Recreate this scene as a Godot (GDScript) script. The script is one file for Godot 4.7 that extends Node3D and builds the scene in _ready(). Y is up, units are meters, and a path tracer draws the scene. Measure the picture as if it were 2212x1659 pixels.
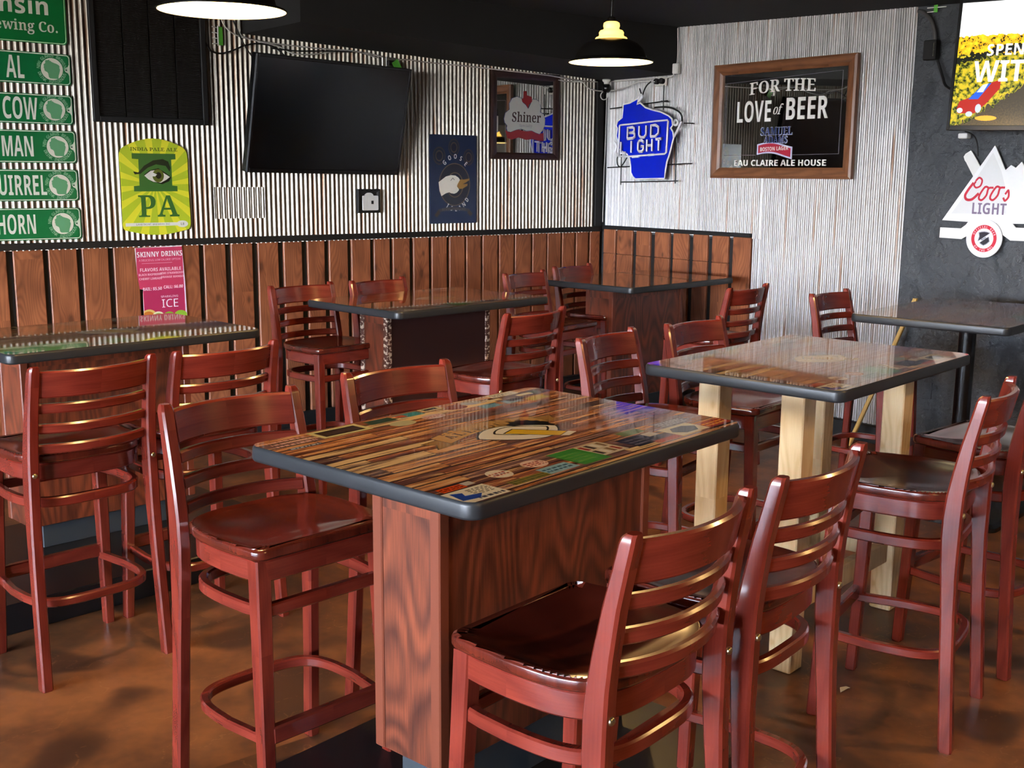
extends Node3D

const LAMP := 0.8

func _ready() -> void:
	# camera, sky and exposure
	var cam := Camera3D.new()
	cam.name = "camera"
	cam.position = Vector3(-5.926, 1.5077, 6.4342)
	cam.basis = Basis.from_euler(Vector3(deg_to_rad(-10.446), deg_to_rad(-38.222), deg_to_rad(0.435)), EULER_ORDER_YXZ)
	cam.fov = rad_to_deg(2.0 * atan(829.5 / 2453.86))
	cam.near = 0.05
	cam.far = 60.0
	add_child(cam)
	cam.current = true
	var env := Environment.new()
	var sky := Sky.new()
	var sm := ProceduralSkyMaterial.new()
	sm.sky_top_color = s8(150, 182, 226)
	sm.sky_horizon_color = s8(226, 236, 248)
	sm.ground_bottom_color = s8(120, 118, 114)
	sm.ground_horizon_color = s8(176, 176, 174)
	sm.sky_curve = 0.25
	sky.sky_material = sm
	env.background_mode = Environment.BG_SKY
	env.sky = sky
	env.background_energy_multiplier = 85.0
	env.tonemap_mode = Environment.TONE_MAPPER_LINEAR
	env.tonemap_exposure = 1.28
	env.sdfgi_enabled = true
	env.ssao_enabled = true
	env.ssil_enabled = true
	var we := WorldEnvironment.new()
	we.name = "world"
	we.environment = env
	add_child(we)
	rng.seed = 1
	make_materials()
	build_room()
	pendant("large lit pendant lamp cut off by the top left edge of the photo", Vector3(-4.630, 1.916, 3.570), 0.470)
	pendant("lit black pendant lamp hanging in front of the black soffit", Vector3(-2.816, 1.937, 3.088), 0.452)
	pendant("unseen pendant lamp behind the camera, placed to light the stools from above", Vector3(-4.4, 1.93, 6.9), 0.455)  # out of view, placed for warm highlights on the stool rails
	pendant("unseen pendant lamp right of the camera, placed to light the stools from above", Vector3(-2.3, 1.93, 5.9), 0.455)  # also out of view, placed for warm light from above
	build_furniture()
	build_wall_things()

# ---------------------------------------------------------------- helpers
var counts := {}
var M := {}                      # materials by name
var rng := RandomNumberGenerator.new()
var fonts := {}

func s8(r: float, g: float, b: float, a := 1.0) -> Color:
	return Color(r / 255.0, g / 255.0, b / 255.0, a)

class MB:                        # collects triangles, the winding follows the normals
	var v := PackedVector3Array()
	var n := PackedVector3Array()
	var t := PackedVector2Array()
	func tri(a: Vector3, b: Vector3, c: Vector3, na: Vector3, nb: Vector3, nc: Vector3, ua := Vector2.ZERO, ub := Vector2.ZERO, uc := Vector2.ZERO) -> void:
		if (b - a).cross(c - a).dot(na + nb + nc) > 0.0:   # front faces run clockwise
			v.append_array([a, c, b]); n.append_array([na, nc, nb]); t.append_array([ua, uc, ub])
		else:
			v.append_array([a, b, c]); n.append_array([na, nb, nc]); t.append_array([ua, ub, uc])
	func quad(a: Vector3, b: Vector3, c: Vector3, d: Vector3, nn: Vector3, u0 := Vector2(0, 0), u1 := Vector2(1, 0), u2 := Vector2(1, 1), u3 := Vector2(0, 1)) -> void:
		tri(a, b, c, nn, nn, nn, u0, u1, u2)
		tri(a, c, d, nn, nn, nn, u0, u2, u3)
	func fan(p: PackedVector3Array, nn: Vector3) -> void:
		var c := Vector3.ZERO
		for q in p: c += q
		c /= p.size()
		for i in p.size():
			tri(c, p[i], p[(i + 1) % p.size()], nn, nn, nn)
	# mode 0: flat quads, 1: smooth along the path, 2: smooth all over
	func loft(r: Array, mode := 1, caps := true, closed := true, loop := false) -> void:
		var R := r.size()
		var K: int = r[0].size()
		var E := K if closed else K - 1
		var cen := PackedVector3Array()
		for i in R:
			var c := Vector3.ZERO
			for q in r[i]: c += q
			cen.append(c / K)
		var en := []
		for i in R:
			var row := PackedVector3Array()
			var i0 := (i - 1 + R) % R if loop else maxi(i - 1, 0)
			var i1 := (i + 1) % R if loop else mini(i + 1, R - 1)
			for j in E:
				var j2 := (j + 1) % K
				var e: Vector3 = r[i][j2] - r[i][j]
				var f: Vector3 = (r[i1][j2] + r[i1][j] - r[i0][j2] - r[i0][j])
				if e.length() < 1e-7: e = (r[i1][j2] - r[i1][j]) + (r[i0][j2] - r[i0][j])
				var q := e.cross(f).normalized()
				var mid: Vector3 = (r[i][j] + r[i][j2]) * 0.5
				var outw := mid - cen[i]
				if outw.length() < 1e-6: outw = (r[i1][j] + r[i0][j]) * 0.5 - (cen[i1] + cen[i0]) * 0.5
				if q.dot(outw) < 0.0: q = -q
				row.append(q)
			en.append(row)
		var L := R if loop else R - 1
		for i in L:
			var ii := (i + 1) % R
			for j in E:
				var j2 := (j + 1) % K
				var a: Vector3 = r[i][j]
				var b: Vector3 = r[i][j2]
				var c: Vector3 = r[ii][j2]
				var d: Vector3 = r[ii][j]
				var ua := Vector2(float(j) / E, float(i) / L)
				var ub := Vector2(float(j + 1) / E, float(i) / L)
				var uc := Vector2(float(j + 1) / E, float(i + 1) / L)
				var ud := Vector2(float(j) / E, float(i + 1) / L)
				var na: Vector3
				var nb: Vector3
				var nc: Vector3
				var nd: Vector3
				if mode == 2:
					na = _vn(en[i], j, E, closed); nb = _vn(en[i], j + 1, E, closed)
					nc = _vn(en[ii], j + 1, E, closed); nd = _vn(en[ii], j, E, closed)
				elif mode == 1:
					na = en[i][j]; nb = na; nc = en[ii][j]; nd = nc
				else:
					var g := (b - a).cross(d - a)
					if g.length() < 1e-12: g = (c - b).cross(d - c)
					g = g.normalized()
					if g.dot(en[i][j] + en[ii][j]) < 0.0: g = -g
					na = g; nb = g; nc = g; nd = g
				tri(a, b, c, na, nb, nc, ua, ub, uc)
				tri(a, c, d, na, nc, nd, ua, uc, ud)
		if caps and not loop:
			fan(PackedVector3Array(r[0]), (cen[0] - cen[1]).normalized())
			fan(PackedVector3Array(r[R - 1]), (cen[R - 1] - cen[R - 2]).normalized())
	func _vn(row: PackedVector3Array, j: int, E: int, closed: bool) -> Vector3:
		if closed: return (row[(j - 1 + E) % E] + row[j % E]).normalized()
		return (row[maxi(j - 1, 0)] + row[mini(j, E - 1)]).normalized()
	func box(c: Vector3, s: Vector3, bev := 0.002) -> void:
		var b := minf(bev, minf(s.x, minf(s.y, s.z)) * 0.3)
		var rings := []
		for k in [[-0.5, b], [-0.5, 0.0], [0.5, 0.0], [0.5, b]]:
			var y: float = k[0] * s.y + (b if (k[0] < 0 and k[1] == 0.0) else (-b if (k[0] > 0 and k[1] == 0.0) else 0.0))
			var ring := PackedVector3Array()
			for q in MB.rrect(s.x - 2 * k[1], s.z - 2 * k[1], b):
				ring.append(c + Vector3(q.x, y, q.y))
			rings.append(ring)
		loft(rings, 0)
	func tube(path: PackedVector3Array, rad: float, sides := 8, loop := false) -> void:
		var rings := []
		var N := path.size()
		var prev := Vector3.ZERO
		for i in N:
			var i0 := (i - 1 + N) % N if loop else maxi(i - 1, 0)
			var i1 := (i + 1) % N if loop else mini(i + 1, N - 1)
			var f := (path[i1] - path[i0]).normalized()
			var s := prev
			if s == Vector3.ZERO:
				s = f.cross(Vector3.UP)
				if s.length() < 0.1: s = f.cross(Vector3.RIGHT)
			s = (s - f * s.dot(f)).normalized()
			prev = s
			var u := f.cross(s)
			var ring := PackedVector3Array()
			for k in sides:
				var an := TAU * k / sides
				ring.append(path[i] + (s * cos(an) + u * sin(an)) * rad)
			rings.append(ring)
		loft(rings, 2, not loop, true, loop)
	func lathe(prof: PackedVector2Array, c: Vector3, sides := 32, mode := 2) -> void:   # prof: (radius, y)
		var rings := []
		for p in prof:
			var ring := PackedVector3Array()
			for k in sides:
				var an := TAU * k / sides
				ring.append(c + Vector3(cos(an) * p.x, p.y, sin(an) * p.x))
			rings.append(ring)
		loft(rings, mode, false)
	# a flat plate in the xy plane, front at z = z1, uv over the rectangle (x0, y0, w, h)
	func plate(poly: PackedVector2Array, z0: float, z1: float, rect: Rect2) -> void:
		var idx := Geometry2D.triangulate_polygon(poly)
		var nf := Vector3(0, 0, 1)
		for k in range(0, idx.size(), 3):
			var p := [poly[idx[k]], poly[idx[k + 1]], poly[idx[k + 2]]]
			var u := []
			for q in p: u.append(Vector2((q.x - rect.position.x) / rect.size.x, 1.0 - (q.y - rect.position.y) / rect.size.y))
			tri(Vector3(p[0].x, p[0].y, z1), Vector3(p[1].x, p[1].y, z1), Vector3(p[2].x, p[2].y, z1), nf, nf, nf, u[0], u[1], u[2])
			tri(Vector3(p[0].x, p[0].y, z0), Vector3(p[1].x, p[1].y, z0), Vector3(p[2].x, p[2].y, z0), -nf, -nf, -nf, u[0], u[1], u[2])
		var area := 0.0
		for i in poly.size():
			var j := (i + 1) % poly.size()
			area += poly[i].x * poly[j].y - poly[j].x * poly[i].y
		var sg := 1.0 if area > 0 else -1.0
		for i in poly.size():
			var a := poly[i]
			var b := poly[(i + 1) % poly.size()]
			var d := b - a
			if d.length() < 1e-7: continue
			var nn := Vector3(d.y, -d.x, 0).normalized() * sg
			var ua := Vector2((a.x - rect.position.x) / rect.size.x, 1.0 - (a.y - rect.position.y) / rect.size.y)
			quad(Vector3(a.x, a.y, z0), Vector3(b.x, b.y, z0), Vector3(b.x, b.y, z1), Vector3(a.x, a.y, z1), nn, ua, ua, ua, ua)
	static func rrect(w: float, h: float, c: float) -> PackedVector2Array:
		var x := w * 0.5
		var y := h * 0.5
		return PackedVector2Array([Vector2(-x + c, -y), Vector2(x - c, -y), Vector2(x, -y + c), Vector2(x, y - c), Vector2(x - c, y), Vector2(-x + c, y), Vector2(-x, y - c), Vector2(-x, -y + c)])
	func mesh() -> ArrayMesh:
		var a := []
		a.resize(Mesh.ARRAY_MAX)
		a[Mesh.ARRAY_VERTEX] = v
		a[Mesh.ARRAY_NORMAL] = n
		a[Mesh.ARRAY_TEX_UV] = t
		var m := ArrayMesh.new()
		m.add_surface_from_arrays(Mesh.PRIMITIVE_TRIANGLES, a)
		return m

func round_rect(w: float, h: float, r: float, seg := 6, c := Vector2.ZERO) -> PackedVector2Array:
	var p := PackedVector2Array()
	for k in 4:
		var cx := (w * 0.5 - r) * (1 if k in [0, 3] else -1)
		var cy := (h * 0.5 - r) * (1 if k in [0, 1] else -1)
		for i in seg + 1:
			var an := PI * 0.5 * (k + float(i) / seg)
			p.append(c + Vector2(cx + cos(an) * r, cy + sin(an) * r))
	return p

func ellipse(c: Vector2, rx: float, ry: float, seg := 40, a0 := 0.0, a1 := TAU) -> PackedVector2Array:
	var p := PackedVector2Array()
	var full := absf(a1 - a0 - TAU) < 1e-4
	for i in (seg if full else seg + 1):
		var an := a0 + (a1 - a0) * i / seg
		p.append(c + Vector2(cos(an) * rx, sin(an) * ry))
	return p

func curve(pts: Array, n := 24) -> PackedVector3Array:       # a smooth line through the points
	var cv := Curve3D.new()
	for i in pts.size():
		var a: Vector3 = pts[maxi(i - 1, 0)]
		var b: Vector3 = pts[mini(i + 1, pts.size() - 1)]
		var tg := (b - a) / 6.0
		cv.add_point(pts[i], -tg, tg)
	var out := PackedVector3Array()
	for i in n + 1:
		out.append(cv.sample_baked(cv.get_baked_length() * i / n, true))
	return out

# ---------------------------------------------------------------- nodes
func numbered(called: String) -> String:
	counts[called] = counts.get(called, -1) + 1
	return called if counts[called] == 0 else "%s_%03d" % [called, counts[called]]

func tag(o: Node, label: String, category: String, group := "") -> void:
	o.set_meta("label", label)
	o.set_meta("category", category)
	if group: o.set_meta("group", group)

func thing(called: String, label: String, category: String, at := Vector3.ZERO, turn := 0.0, group := "") -> Node3D:
	var o := Node3D.new()
	o.name = numbered(called)
	add_child(o, true)
	o.position = at
	o.rotation.y = turn
	tag(o, label, category, group)
	return o

func part(called: String, mb, mat: Material, parent: Node, label := "") -> MeshInstance3D:
	var o := MeshInstance3D.new()
	o.name = called
	o.mesh = mb.mesh() if mb is MB else mb
	o.material_override = mat
	if label: o.set_meta("label", label)
	parent.add_child(o, true)
	return o

func struct(called: String, mb: MB, mat: Material, label := "") -> MeshInstance3D:
	var o := part(called, mb, mat, self, label)
	o.set_meta("kind", "structure")
	return o

func single(called: String, mb: MB, mat: Material, label: String, category: String, at := Vector3.ZERO, turn := 0.0, group := "") -> MeshInstance3D:
	var o := part(numbered(called), mb, mat, self)
	o.position = at
	o.rotation.y = turn
	tag(o, label, category, group)
	return o

# ---------------------------------------------------------------- lettering and flat print
func font(kind: String) -> Font:
	if not fonts.has(kind):
		var f := SystemFont.new()
		f.font_names = PackedStringArray(["Droid Serif" if kind.begins_with("serif") else "Droid Sans"])
		f.font_weight = 700 if kind.ends_with("bold") else 400
		fonts[kind] = f
	return fonts[kind]

var text_cache := {}
func text_tris(s: String, kind: String) -> PackedVector2Array:      # triangles with the cap height scaled to 1 and the baseline at 0
	var key := s + "|" + kind
	if text_cache.has(key): return text_cache[key]
	var tm := TextMesh.new()
	tm.font = font(kind)
	tm.font_size = 64
	tm.pixel_size = 0.01
	tm.depth = 0.0
	tm.curve_step = 1.5
	tm.text = s
	tm.horizontal_alignment = HORIZONTAL_ALIGNMENT_LEFT
	tm.vertical_alignment = VERTICAL_ALIGNMENT_TOP
	var a := tm.get_mesh_arrays()
	var out := PackedVector2Array()
	var vs: PackedVector3Array = a[Mesh.ARRAY_VERTEX]
	var ix: PackedInt32Array = a[Mesh.ARRAY_INDEX] if a[Mesh.ARRAY_INDEX] != null else PackedInt32Array(range(vs.size()))
	var ref := TextMesh.new()
	ref.font = font(kind); ref.font_size = 64; ref.pixel_size = 0.01; ref.depth = 0.0; ref.text = "H"
	ref.horizontal_alignment = HORIZONTAL_ALIGNMENT_LEFT
	ref.vertical_alignment = VERTICAL_ALIGNMENT_TOP
	var rb := ref.get_aabb()
	var cap := rb.size.y
	for i in ix:
		var q := vs[i]
		out.append(Vector2(q.x, q.y - rb.position.y) / cap)
	text_cache[key] = out
	return out

func text_width(s: String, kind: String) -> float:
	var mx := 0.0
	for q in text_tris(s, kind): mx = maxf(mx, q.x)
	return mx

# raised lettering as geometry in the xy plane: align -1 left, 0 centre, 1 right
func letter_mesh(mb: MB, s: String, kind: String, at: Vector2, cap: float, z: float, xs := 1.0, align := 0, shear := 0.0, turn := 0.0, bend := 0.0) -> void:
	var tr := text_tris(s, kind)
	var w := text_width(s, kind)
	var off := 0.0 if align < 0 else (-w * 0.5 if align == 0 else -w)
	var nn := Vector3(0, 0, 1)
	for k in range(0, tr.size(), 3):
		var p := []
		for i in 3:
			var q := tr[k + i]
			var x := (q.x + off) * cap * xs + q.y * cap * shear
			var y := q.y * cap + bend * (1.0 - pow(x / (w * cap * xs * 0.5 + 1e-6), 2))
			var r := Vector2(x, y).rotated(turn)
			p.append(Vector3(at.x + r.x, at.y + r.y, z))
		mb.tri(p[0], p[1], p[2], nn, nn, nn)

class Pad:                       # a picture to print on a flat thing, in metres with y up
	var im: Image
	var ppm: float
	var w: float
	var h: float
	var o: Vector2
	func _init(w_: float, h_: float, ppm_: float, bg: Color, o_ := Vector2.ZERO) -> void:
		w = w_; h = h_; ppm = ppm_; o = o_
		im = Image.create(int(w * ppm), int(h * ppm), false, Image.FORMAT_RGBA8)
		im.fill(bg)
	func tri(a: Vector2, b: Vector2, c: Vector2, col: Color) -> void:
		var p := [(a - o) * ppm, (b - o) * ppm, (c - o) * ppm]
		for i in 3: p[i] = Vector2(p[i].x, im.get_height() - p[i].y)
		p.sort_custom(func(q, r): return q.y < r.y)
		var y0 := maxi(int(ceil(p[0].y - 0.5)), 0)
		var y1 := mini(int(floor(p[2].y - 0.5)), im.get_height() - 1)
		for y in range(y0, y1 + 1):
			var yy := y + 0.5
			var xa := lerpf(p[0].x, p[2].x, (yy - p[0].y) / maxf(p[2].y - p[0].y, 1e-6))
			var xb: float
			if yy < p[1].y: xb = lerpf(p[0].x, p[1].x, (yy - p[0].y) / maxf(p[1].y - p[0].y, 1e-6))
			else: xb = lerpf(p[1].x, p[2].x, (yy - p[1].y) / maxf(p[2].y - p[1].y, 1e-6))
			var x0 := int(round(minf(xa, xb)))
			var x1 := int(round(maxf(xa, xb)))
			if x1 > x0: im.fill_rect(Rect2i(x0, y, x1 - x0, 1).intersection(Rect2i(0, 0, im.get_width(), im.get_height())), col)
	func poly(p: PackedVector2Array, col: Color) -> void:
		var ix := Geometry2D.triangulate_polygon(p)
		for k in range(0, ix.size(), 3): tri(p[ix[k]], p[ix[k + 1]], p[ix[k + 2]], col)
	func rect(x: float, y: float, ww: float, hh: float, col: Color) -> void:
		poly(PackedVector2Array([Vector2(x, y), Vector2(x + ww, y), Vector2(x + ww, y + hh), Vector2(x, y + hh)]), col)
	func line(p: PackedVector2Array, th: float, col: Color, closed := false) -> void:
		var N := p.size()
		for i in (N if closed else N - 1):
			var a := p[i]
			var b := p[(i + 1) % N]
			if a.distance_to(b) < 1e-7: continue
			var d := (b - a).normalized()
			var q := Vector2(-d.y, d.x) * th * 0.5
			var e := d * th * 0.4
			poly(PackedVector2Array([a + q - e, b + q + e, b - q + e, a - q - e]), col)
	func tex(mip := true) -> ImageTexture:
		if mip: im.generate_mipmaps()
		return ImageTexture.create_from_image(im)

func pad_text(pd: Pad, s: String, kind: String, at: Vector2, cap: float, col: Color, xs := 1.0, align := 0, shear := 0.0, turn := 0.0) -> void:
	var tr := text_tris(s, kind)
	var w := text_width(s, kind)
	var off := 0.0 if align < 0 else (-w * 0.5 if align == 0 else -w)
	for k in range(0, tr.size(), 3):
		var p := []
		for i in 3:
			var q := tr[k + i]
			p.append(at + Vector2((q.x + off) * cap * xs + q.y * cap * shear, q.y * cap).rotated(turn))
		pd.tri(p[0], p[1], p[2], col)

# letters around a circle; outward = false reads along the bottom
func pad_arc(pd: Pad, s: String, kind: String, c: Vector2, r: float, mid: float, step: float, cap: float, col: Color, xs := 1.0, outward := true, ry := 1.0) -> void:
	var n := s.length()
	for i in n:
		var k := i - (n - 1) * 0.5
		var an := mid - k * step if outward else mid + k * step
		var q := c + Vector2(cos(an), sin(an) * ry) * r
		if s[i] != " ":
			pad_text(pd, s[i], kind, q, cap, col, xs, 0, 0.0, an - PI / 2 if outward else an + PI / 2)

# ---------------------------------------------------------------- computed textures
func noise(seed_: int, freq: float, oct := 3) -> FastNoiseLite:
	var f := FastNoiseLite.new()
	f.seed = seed_
	f.noise_type = FastNoiseLite.TYPE_SIMPLEX_SMOOTH
	f.frequency = freq
	f.fractal_type = FastNoiseLite.FRACTAL_FBM
	f.fractal_octaves = oct
	return f

func paint(w: int, h: int, fn: Callable) -> Image:
	var d := PackedByteArray()
	d.resize(w * h * 4)
	var k := 0
	for y in h:
		for x in w:
			var c: Color = fn.call(x, y)
			d[k] = int(clampf(c.r, 0, 1) * 255.0); d[k + 1] = int(clampf(c.g, 0, 1) * 255.0); d[k + 2] = int(clampf(c.b, 0, 1) * 255.0); d[k + 3] = 255
			k += 4
	return Image.create_from_data(w, h, false, Image.FORMAT_RGBA8, d)

func as_tex(im: Image) -> ImageTexture:
	im.generate_mipmaps()
	return ImageTexture.create_from_image(im)

# grain along v; knots = [[u, v, radius], ...] in pixels
func wood(w: int, h: int, seed_: int, lo: Color, hi: Color, rings: float, wave: float, contrast: float, knots := []) -> Image:
	var n1 := noise(seed_, 0.004, 2)
	var n2 := noise(seed_ + 1, 0.05, 2)
	var n3 := noise(seed_ + 2, 0.02, 2)
	return paint(w, h, func(x: int, y: int):
		var wx := float(x)
		var dark := 0.0
		for kn in knots:
			var dx: float = x - kn[0]
			var dy: float = (y - kn[1]) * 0.6
			var d2: float = (dx * dx + dy * dy) / (kn[2] * kn[2])
			wx += dx * 1.6 * exp(-d2 * 0.25)
			dark += 0.75 * exp(-d2 * 1.4)
		var q := wx * rings / w + wave * n1.get_noise_2d(wx * 1.2, y * 0.35)
		var g := 0.5 + 0.5 * sin(q * TAU)
		g = pow(g, 0.7)
		var fine := n2.get_noise_2d(x * 6.0, y * 0.25) * 0.5
		var blot := n3.get_noise_2d(x * 0.6, y * 0.25) * 0.5
		var t := clampf(0.5 + (g - 0.5) * contrast + fine * contrast * 0.9 + blot * 0.5 - dark, 0.0, 1.0)
		return lo.lerp(hi, t))

# a sheet of 21 ribs: bare zinc with rust settling in the valleys
func zinc(seed_: int, rust: float, warm: float) -> Image:
	var n1 := noise(seed_, 0.012, 3)
	var n2 := noise(seed_ + 1, 0.05, 3)
	var n3 := noise(seed_ + 2, 0.2, 2)
	return paint(1024, 384, func(x: int, y: int):
		var rib := x * 21.0 / 1024.0
		var valley := 0.5 - 0.5 * cos(TAU * rib)
		var a := n1.get_noise_2d(x * 0.8, y * 0.5)
		var b := n2.get_noise_2d(floorf(rib + 0.5) * 11.0, y * 0.10)
		var r := smoothstep(0.45, 1.0, valley * 0.62 + a * 0.9 + b * 0.42 + rust)
		var sp := n3.get_noise_2d(x * 0.8, y * 0.8)
		var z := 0.72 + 0.10 * a + 0.05 * sp + 0.06 * b
		var base := Color(z, z * lerpf(1.0, 0.975, warm), z * lerpf(1.02, 0.92, warm))
		var rc := Color(0.42 + 0.10 * sp, 0.27 + 0.05 * sp, 0.18)
		return base.lerp(rc, r * 0.8))

func floor_image() -> Image:
	var n1 := noise(71, 0.004, 4)
	var n2 := noise(72, 0.015, 4)
	var n3 := noise(73, 0.08, 3)
	var n4 := noise(74, 0.007, 2)
	return paint(1024, 1024, func(x: int, y: int):
		var a := n1.get_noise_2d(x, y)
		var b := n2.get_noise_2d(x, y)
		var c := n3.get_noise_2d(x, y)
		var t := clampf(0.55 + a * 0.7 + b * 0.55 + c * 0.15, 0.0, 1.0)
		var col := s8(84, 54, 36).lerp(s8(160, 102, 60), t)
		var sm := smoothstep(0.18, 0.5, n4.get_noise_2d(x * 1.0 + 300.0, y * 1.0) + b * 0.25)
		col = col.lerp(s8(62, 42, 32), sm * 0.75)
		var cr := absf(n2.get_noise_2d(x * 0.6 + 900.0, y * 0.6))
		if cr < 0.006: col = col.lerp(s8(190, 140, 92), 0.35)
		return col)

func table_print() -> ImageTexture:
	var w := 0.964
	var h := 0.685
	var ppm := 1180.0
	var W := int(w * ppm)
	var H := int(h * ppm)
	var rr := RandomNumberGenerator.new()
	rr.seed = 5
	var rows := []
	var y := 0
	var pal := [s8(196, 118, 70), s8(208, 132, 84), s8(176, 98, 62), s8(152, 84, 58), s8(214, 150, 100), s8(120, 74, 66), s8(92, 62, 62), s8(236, 202, 148), s8(186, 110, 74), s8(160, 116, 108), s8(200, 124, 72)]
	while y < H:
		var hh := rr.randi_range(24, 58)
		var segs := []
		var x := -rr.randi_range(0, 300)
		while x < W:
			var l := rr.randi_range(220, 620)
			segs.append([x, x + l, pal[rr.randi_range(0, pal.size() - 1)], rr.randi_range(0, 9999)])
			x += l
		rows.append([y, y + hh, segs])
		y += hh
	var rowof := PackedInt32Array()
	for r in rows.size():
		for k in range(rows[r][0], mini(rows[r][1], H)): rowof.append(r)
	var n1 := noise(31, 0.02, 3)
	var n2 := noise(32, 0.06, 2)
	var im := paint(W, H, func(x: int, yy: int):
		var r = rows[rowof[yy]]
		var seg = r[2][0]
		for s in r[2]:
			if x >= s[0] and x < s[1]:
				seg = s
				break
		var so: float = seg[3]
		var g := n1.get_noise_2d(x * 0.16 + so, yy * 2.4 + so)
		var f := n2.get_noise_2d(x * 0.12 + so, yy * 4.0)
		var c: Color = seg[2]
		var t := g * 1.5 + f * 0.5
		c = c.lerp(s8(84, 54, 58), clampf(t * 0.8, 0.0, 0.7)) if t > 0 else c.lerp(s8(250, 214, 160), clampf(-t * 0.9, 0.0, 0.75))
		var e: float = minf(yy - r[0], r[1] - 1 - yy)
		if e < 2.0 + 4.0 * absf(g): c = c.lerp(s8(34, 20, 24), 0.8)
		if x - seg[0] < 3: c = c.lerp(s8(34, 20, 24), 0.6)
		# the violet stained boards near the far right end
		var pu := clampf(1.0 - pow((x / float(W) - 0.93) / 0.13, 2) - pow((yy / float(H) - 0.60) / 0.13, 2), 0.0, 1.0)
		if pu > 0.0: c = c.lerp(s8(92, 66, 170) if t > -0.1 else s8(190, 160, 190), minf(pu * 2.2, 0.85))
		return c)
	var pd := Pad.new(w, h, ppm, Color.WHITE)
	pd.im = im
	var U := func(u: float, v: float) -> Vector2: return Vector2(u * w, (1.0 - v) * h)
	var R := func(u0: float, v0: float, u1: float, v1: float, c: Color) -> void:
		pd.rect(u0 * w, (1.0 - v1) * h, (u1 - u0) * w, (v1 - v0) * h, c)
	var scribble := func(u0: float, v0: float, u1: float, v1: float, c: Color, lines: int) -> void:   # print too small to read
		for i in lines:
			var vv := lerpf(v0, v1, (i + 0.5) / lines)
			var th := (v1 - v0) / lines * 0.5
			var x := u0
			while x < u1:
				var l := rr.randf_range(0.004, 0.016)
				R.call(x, vv - th * 0.5, minf(x + l, u1), vv + th * 0.5, c)
				x += l + 0.004
	# stickers along the near edge
	R.call(0.004, 0.872, 0.122, 0.985, s8(238, 230, 208))
	pd.poly(PackedVector2Array([U.call(0.008, 0.955), U.call(0.02, 0.885), U.call(0.045, 0.90), U.call(0.035, 0.925), U.call(0.075, 0.935), U.call(0.05, 0.965)]), s8(36, 72, 176))
	scribble.call(0.06, 0.885, 0.116, 0.94, s8(120, 116, 120), 5)
	scribble.call(0.045, 0.95, 0.116, 0.98, s8(60, 64, 96), 1)
	R.call(0.02, 0.828, 0.088, 0.866, s8(214, 84, 32))
	scribble.call(0.024, 0.835, 0.084, 0.86, s8(150, 40, 18), 2)
	R.call(0.09, 0.826, 0.118, 0.856, s8(196, 190, 184))
	pd.poly(ellipse(U.call(0.202, 0.838), 0.029, 0.029), s8(240, 228, 208))
	scribble.call(0.178, 0.82, 0.226, 0.856, s8(196, 60, 60), 2)
	scribble.call(0.185, 0.835, 0.22, 0.842, s8(60, 80, 150), 1)
	R.call(0.16, 0.915, 0.275, 0.955, s8(150, 134, 60))
	scribble.call(0.163, 0.92, 0.272, 0.95, s8(64, 70, 40), 2)
	R.call(0.275, 0.888, 0.372, 0.95, s8(150, 190, 206))
	scribble.call(0.28, 0.90, 0.365, 0.94, s8(60, 110, 150), 2)
	pd.poly(ellipse(U.call(0.316, 0.836), 0.033, 0.027), s8(236, 206, 190))
	scribble.call(0.29, 0.815, 0.345, 0.858, s8(190, 60, 56), 3)
	R.call(0.385, 0.80, 0.482, 0.955, s8(64, 150, 60))
	scribble.call(0.395, 0.83, 0.46, 0.93, s8(120, 190, 90), 4)
	R.call(0.482, 0.80, 0.572, 0.93, s8(214, 200, 178))
	for i in 4:
		for j in 2:
			R.call(0.487 + i * 0.021, 0.81 + j * 0.06, 0.50 + i * 0.021, 0.855 + j * 0.06, [s8(170, 60, 56), s8(70, 60, 60), s8(236, 230, 214), s8(150, 120, 90)][(i + j) % 4])
	R.call(0.60, 0.842, 0.735, 0.942, s8(34, 34, 58))
	scribble.call(0.61, 0.855, 0.70, 0.93, s8(120, 116, 150), 3)
	R.call(0.70, 0.842, 0.74, 0.885, s8(226, 220, 214))
	R.call(0.665, 0.93, 0.76, 0.962, s8(206, 84, 46))
	R.call(0.762, 0.852, 0.888, 0.955, s8(240, 232, 198))
	pd.poly(PackedVector2Array([U.call(0.775, 0.905), U.call(0.80, 0.87), U.call(0.85, 0.87), U.call(0.878, 0.90), U.call(0.85, 0.94), U.call(0.80, 0.94)]), s8(86, 86, 92))
	R.call(0.89, 0.895, 0.99, 0.955, s8(208, 74, 34))
	scribble.call(0.895, 0.905, 0.985, 0.945, s8(240, 196, 90), 2)
	R.call(0.66, 0.775, 0.745, 0.825, s8(120, 150, 90))
	R.call(0.80, 0.78, 0.93, 0.845, s8(140, 146, 170))
	scribble.call(0.81, 0.79, 0.92, 0.835, s8(220, 220, 224), 3)
	# stickers along the far edge
	scribble.call(0.03, 0.035, 0.145, 0.12, s8(222, 178, 176), 3)
	R.call(0.035, 0.15, 0.13, 0.172, s8(76, 84, 110))
	scribble.call(0.04, 0.153, 0.125, 0.168, s8(230, 230, 236), 1)
	R.call(0.16, 0.018, 0.312, 0.122, s8(214, 206, 150))
	R.call(0.175, 0.036, 0.297, 0.104, s8(54, 40, 32))
	scribble.call(0.18, 0.055, 0.29, 0.09, s8(110, 76, 50), 2)
	R.call(0.335, 0.025, 0.42, 0.08, s8(60, 86, 66))
	scribble.call(0.34, 0.035, 0.41, 0.07, s8(40, 46, 60), 2)
	pd.poly(ellipse(U.call(0.40, 0.135), 0.038, 0.024), s8(190, 186, 150))
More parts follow.
